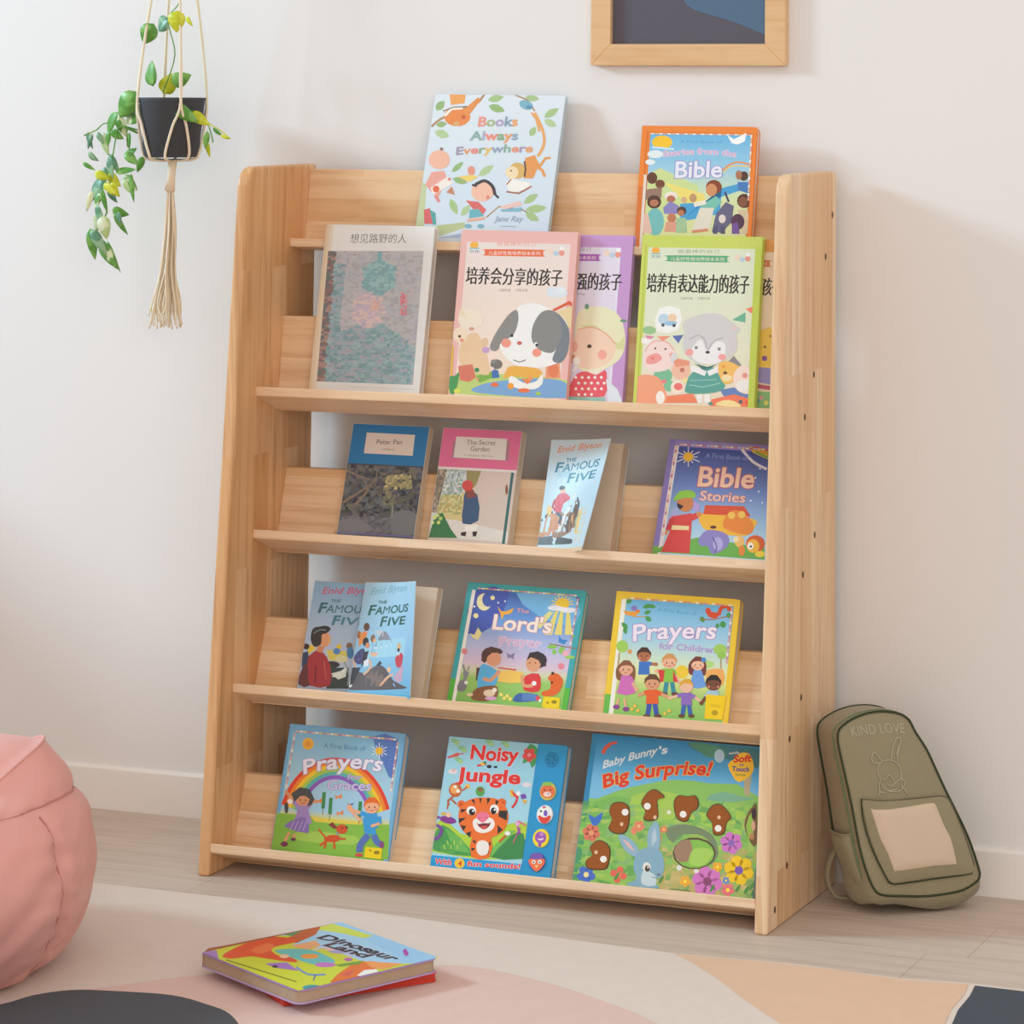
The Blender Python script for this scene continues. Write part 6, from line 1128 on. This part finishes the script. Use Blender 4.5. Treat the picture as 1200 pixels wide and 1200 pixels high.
# ================================================================== backpack
def backpack():
    o_, r_, u_, n_ = (Vector(BAG[k]) for k in ('o', 'r', 'u', 'n')); m = Matrix.Identity(4)
    for i in range(3): m[i][0] = r_[i]; m[i][1] = u_[i]; m[i][2] = n_[i]; m[i][3] = o_[i]
    root = empty('backpack', mw=m); tag(root, 'olive green child backpack with a cream pocket patch leaning beside the bookcase', 'backpack')
    M = mat('olive_cloth', '#968e72', .85, .2, bump=(38, .5, .006), noise=(14, .05), sheen=.2); M_D = mat('dark_olive_piping', '#39452f', .7, .2); M_IN = mat('shadow_lining', '#2f2a20', .9); M_CR = mat('cream_patch', '#d8c3ac', .8, .2, bump=(60, .12, .002)); M_LN = mat('pale_thread', '#b9b39c', .9, .1); M_Z = mat('zip_green', '#6d7f5c', .6)
    T = Print('bag', (930, 820, 4.444), w=BAG['w'], h=BAG['h'], H=BAG['H'])
    U = lambda *p: [T.uv(q) for q in p]
    Fo = U((232, 165), (262, 128), (320, 92), (390, 68), (470, 60), (550, 72), (600, 105), (632, 165), (690, 255), (735, 350), (790, 470), (850, 590), (910, 720), (955, 850), (968, 925), (920, 970), (850, 1000), (700, 1022), (560, 1022), (470, 1018), (425, 995), (388, 920), (350, 800), (325, 680), (303, 560), (275, 430), (248, 310), (230, 220))
    F = spline(Fo, 3, True); ymax = max(p[1] for p in F); ymin = min(p[1] for p in F); cxm = sum(p[0] for p in F) / len(F)
    def G(k, xo, low): return [(cxm + (x - cxm) * k + xo * (1 - (y - ymin) / (ymax - ymin)), ymax + (y - ymax) * ((ymax - low) / (ymax - ymin)) - (1 - k) * .02) for x, y in F]
    def sagged(P_, a):
        out = []
        for x, y in P_:
            wy = max(0, min(1, 1 - (y + .004) / .06)); c = max(0, min(1, (.05 - x) / .05)) * max(0, min(1, (.075 - y) / .06))
            out.append((x - .016 * a * c, y - (.004 + .168 * max(-.01, min(x, .125))) * a * wy * (1 - .25 * max(0, (x - .13) / .05)) - .030 * c * a))
        return out
    S_ = [(0.002, [(cxm + (x - cxm) * .93, (ymax + ymin) / 2 + (y - (ymax + ymin) / 2) * .95) for x, y in F]), (0, F), (-.006, sagged(G(1.0, 0, min(ymin - .008, .006)), .6)), (-.016, sagged(G(1.02, -.004, -.001), .9)), (-.045, sagged(G(1.03, -.012, -.001), 1)), (-.075, sagged(G(1.03, -.014, .002), 1)), (-.090, sagged(G(1.0, -.012, .010), .8)), (-.0955, G(.92, -.008, .03))]
    bm = bmesh.new(); R_ = [[bm.verts.new((x, y, z)) for x, y in pts] for z, pts in S_]; n = len(F)
    c = bm.verts.new((cxm, (ymax + ymin) / 2, .009))
    mid = [bm.verts.new((cxm + (v.co.x - cxm) * .5, (ymax + ymin) / 2 + (v.co.y - (ymax + ymin) / 2) * .5, .007)) for v in R_[0]]
    for A, B in zip([mid] + R_, R_):
        for i in range(n): bm.faces.new((A[i], A[(i + 1) % n], B[(i + 1) % n], B[i]))
    for i in range(n): bm.faces.new((c, mid[(i + 1) % n], mid[i]))
    bm.faces.new(R_[-1])
    bm.normal_update(); from mathutils.bvhtree import BVHTree; bvh = BVHTree.FromBMesh(bm)
    body = from_bm('body', bm, M, root, True)
    ring = [(x, y, .0005) for x, y in F] + [(F[0][0], F[0][1], .0005)]; tube('front_piping', ring, .0019, M_D, root, 6)
    Lz = G(1.02, -.003, ymin - .012); i0 = int(len(Lz) * .60); up_ = [(x, y, -.014) for x, y in Lz]
    tube('zip', up_[int(n * .72):] + up_[:int(n * .36)], .0022, M_Z, root, 6)
    tube('back_piping', [(x, y, -.088) for x, y in G(1.02, -.013, .006)][int(n * .70):] + [(x, y, -.088) for x, y in G(1.02, -.013, .006)][:int(n * .3)], .0018, M_D, root, 6)
    # front pocket: raised pad following the bulge of the front
    def hgt(x, y):
        hit = bvh.ray_cast(Vector((x, y, .06)), Vector((0, 0, -1)))[0]; return hit.z if hit is not None else 0
    def pad(name, pts, lift, m_, bev=.002, sm=3):
        P2 = spline(U(*pts), sm, True) if sm else U(*pts); cx = sum(p[0] for p in P2) / len(P2); cy = sum(p[1] for p in P2) / len(P2); bm = bmesh.new(); rings = []
        for q, dz in ((1, -.002), (1, lift - .0008), (.985, lift), (.7, lift), (.35, lift)): rings.append([bm.verts.new((cx + (x - cx) * q, cy + (y - cy) * q, hgt(cx + (x - cx) * q, cy + (y - cy) * q) + dz)) for x, y in P2])
        cc = bm.verts.new((cx, cy, hgt(cx, cy) + lift))
        for A, B in zip(rings, rings[1:]):
            for i in range(len(A)): bm.faces.new((A[i], A[(i + 1) % len(A)], B[(i + 1) % len(A)], B[i]))
        for i in range(len(rings[-1])): bm.faces.new((rings[-1][i], rings[-1][(i + 1) % len(A)], cc))
        return from_bm(name, bm, m_, root, True)
    pad('front_pocket', [(352, 520), (420, 522), (560, 515), (700, 505), (780, 505), (820, 560), (875, 690), (930, 850), (925, 895), (860, 908), (700, 925), (570, 945), (505, 950), (470, 905), (420, 800), (385, 700), (362, 600)], .0045, M)
    pk = spline(U((346, 512), (352, 600), (375, 700), (412, 800), (465, 905), (503, 954), (600, 948), (720, 930), (860, 912), (925, 900)), 4); tube('pocket_piping', [(x, y, hgt(x, y) + .003) for x, y in pk], .0012, M_D, root, 5)
    pk = spline(U((352, 516), (480, 520), (620, 508), (780, 500), (830, 570), (890, 720), (935, 860)), 4); tube('pocket_seam', [(x, y, hgt(x, y) + .0042) for x, y in pk], .0008, mat('seam_olive', '#6b6650', .9), root, 5)
    pad('pocket_patch', [(390, 563), (400, 566), (480, 566), (600, 548), (700, 533), (725, 540), (740, 570), (770, 650), (805, 715), (822, 780), (836, 845), (828, 853), (720, 860), (600, 878), (522, 888), (510, 880), (480, 800), (440, 720), (415, 640)], .0062, M_CR, sm=2)
    # stitched rabbit outline
    def st(*pts, wd=.0009, sm=4):
        q = spline(U(*pts), sm); tube('rabbit_stitching', [(x, y, hgt(x, y) + .0012) for x, y in q], wd, M_LN, root, 5)
    st((455, 315), (500, 312), (535, 335), (550, 380), (548, 410), (555, 440), (548, 465), (520, 475), (480, 470)); st((455, 315), (432, 340), (430, 380), (442, 410), (436, 440), (440, 475), (465, 478)); st((440, 325), (405, 325), (400, 290), (415, 270), (430, 290), (452, 318)); st((500, 312), (505, 260), (525, 205), (545, 198), (550, 215), (535, 270), (530, 320)); st((525, 290), (540, 235)); st((470, 408), (485, 390), (505, 405), (515, 435), (495, 445), (475, 430)); st((450, 410), (470, 408)); st((555, 405), (530, 420), (510, 440)); st((445, 430), (460, 455), (490, 470), (530, 462)); st((560, 455), (585, 490)); st((440, 475), (432, 500)); st((545, 400), (570, 430), (555, 455))
    PT_ = Print('bag', (930, 820, 4.444), w=.3, h=.4, H=BAG['H'], z0=0, box_=(-1, 1, -1, 1), free=True, bend=lambda u, v, z: (u, v, hgt(u, v) + .0007))
    PT_.text('KIND LOVE', 300, 192, 575, 172, 52, '#aca78f', .008, arc=.12); PT_.build('front_lettering', root)
    # side pocket and straps
    GL = G(1.03, -.013, .002)
    def lx(y): 
        return min((abs(p[1] - y), p[0]) for p in GL if p[0] < cxm)[1]
    bm = bmesh.new(); ys = [.006 + .118 * i / 6 for i in range(7)]; A = []
    for y in ys:
        xs = lx(y) - .0035 - .003 * (y > .1); A.append([bm.verts.new(p) for p in ((xs + .012, y, -.014), (xs + .003, y, -.018), (xs, y, -.03), (xs - .0015, y, -.055), (xs, y, -.078), (xs + .004, y, -.09), (xs + .016, y, -.094))])
    for a, b in zip(A, A[1:]):
        for i in range(6): bm.faces.new((a[i], b[i], b[i + 1], a[i + 1]))
    o = from_bm('side_pocket', bm, M, root, True); sd = o.modifiers.new('thickness', 'SOLIDIFY'); sd.thickness = .002
    yt = ys[-1]; xs = lx(yt) - .0065; tube('pocket_hem', [(xs + .012, yt, -.014), (xs + .003, yt, -.018), (xs, yt, -.03), (xs - .0015, yt, -.055), (xs, yt, -.078), (xs + .004, yt, -.09)], .0014, M, root, 6)
    for k in (0,):
        pts = spline([(.012, .10, -.095), (-.010, .075, -.099), (-.020, .045, -.100), (-.010, .018, -.098), (.02, .012, -.096), (.05, .03, -.0965)], 5)
        bm = bmesh.new(); prev = None
        for (x, y, z) in pts:
            cur = [bm.verts.new((x, y, z + d)) for d in (-.009, .009)]
            if prev: bm.faces.new((prev[0], cur[0], cur[1], prev[1]))
            prev = cur
        o = from_bm('shoulder_strap', bm, M, root, True); sd = o.modifiers.new('thickness', 'SOLIDIFY'); sd.thickness = .003
backpack()
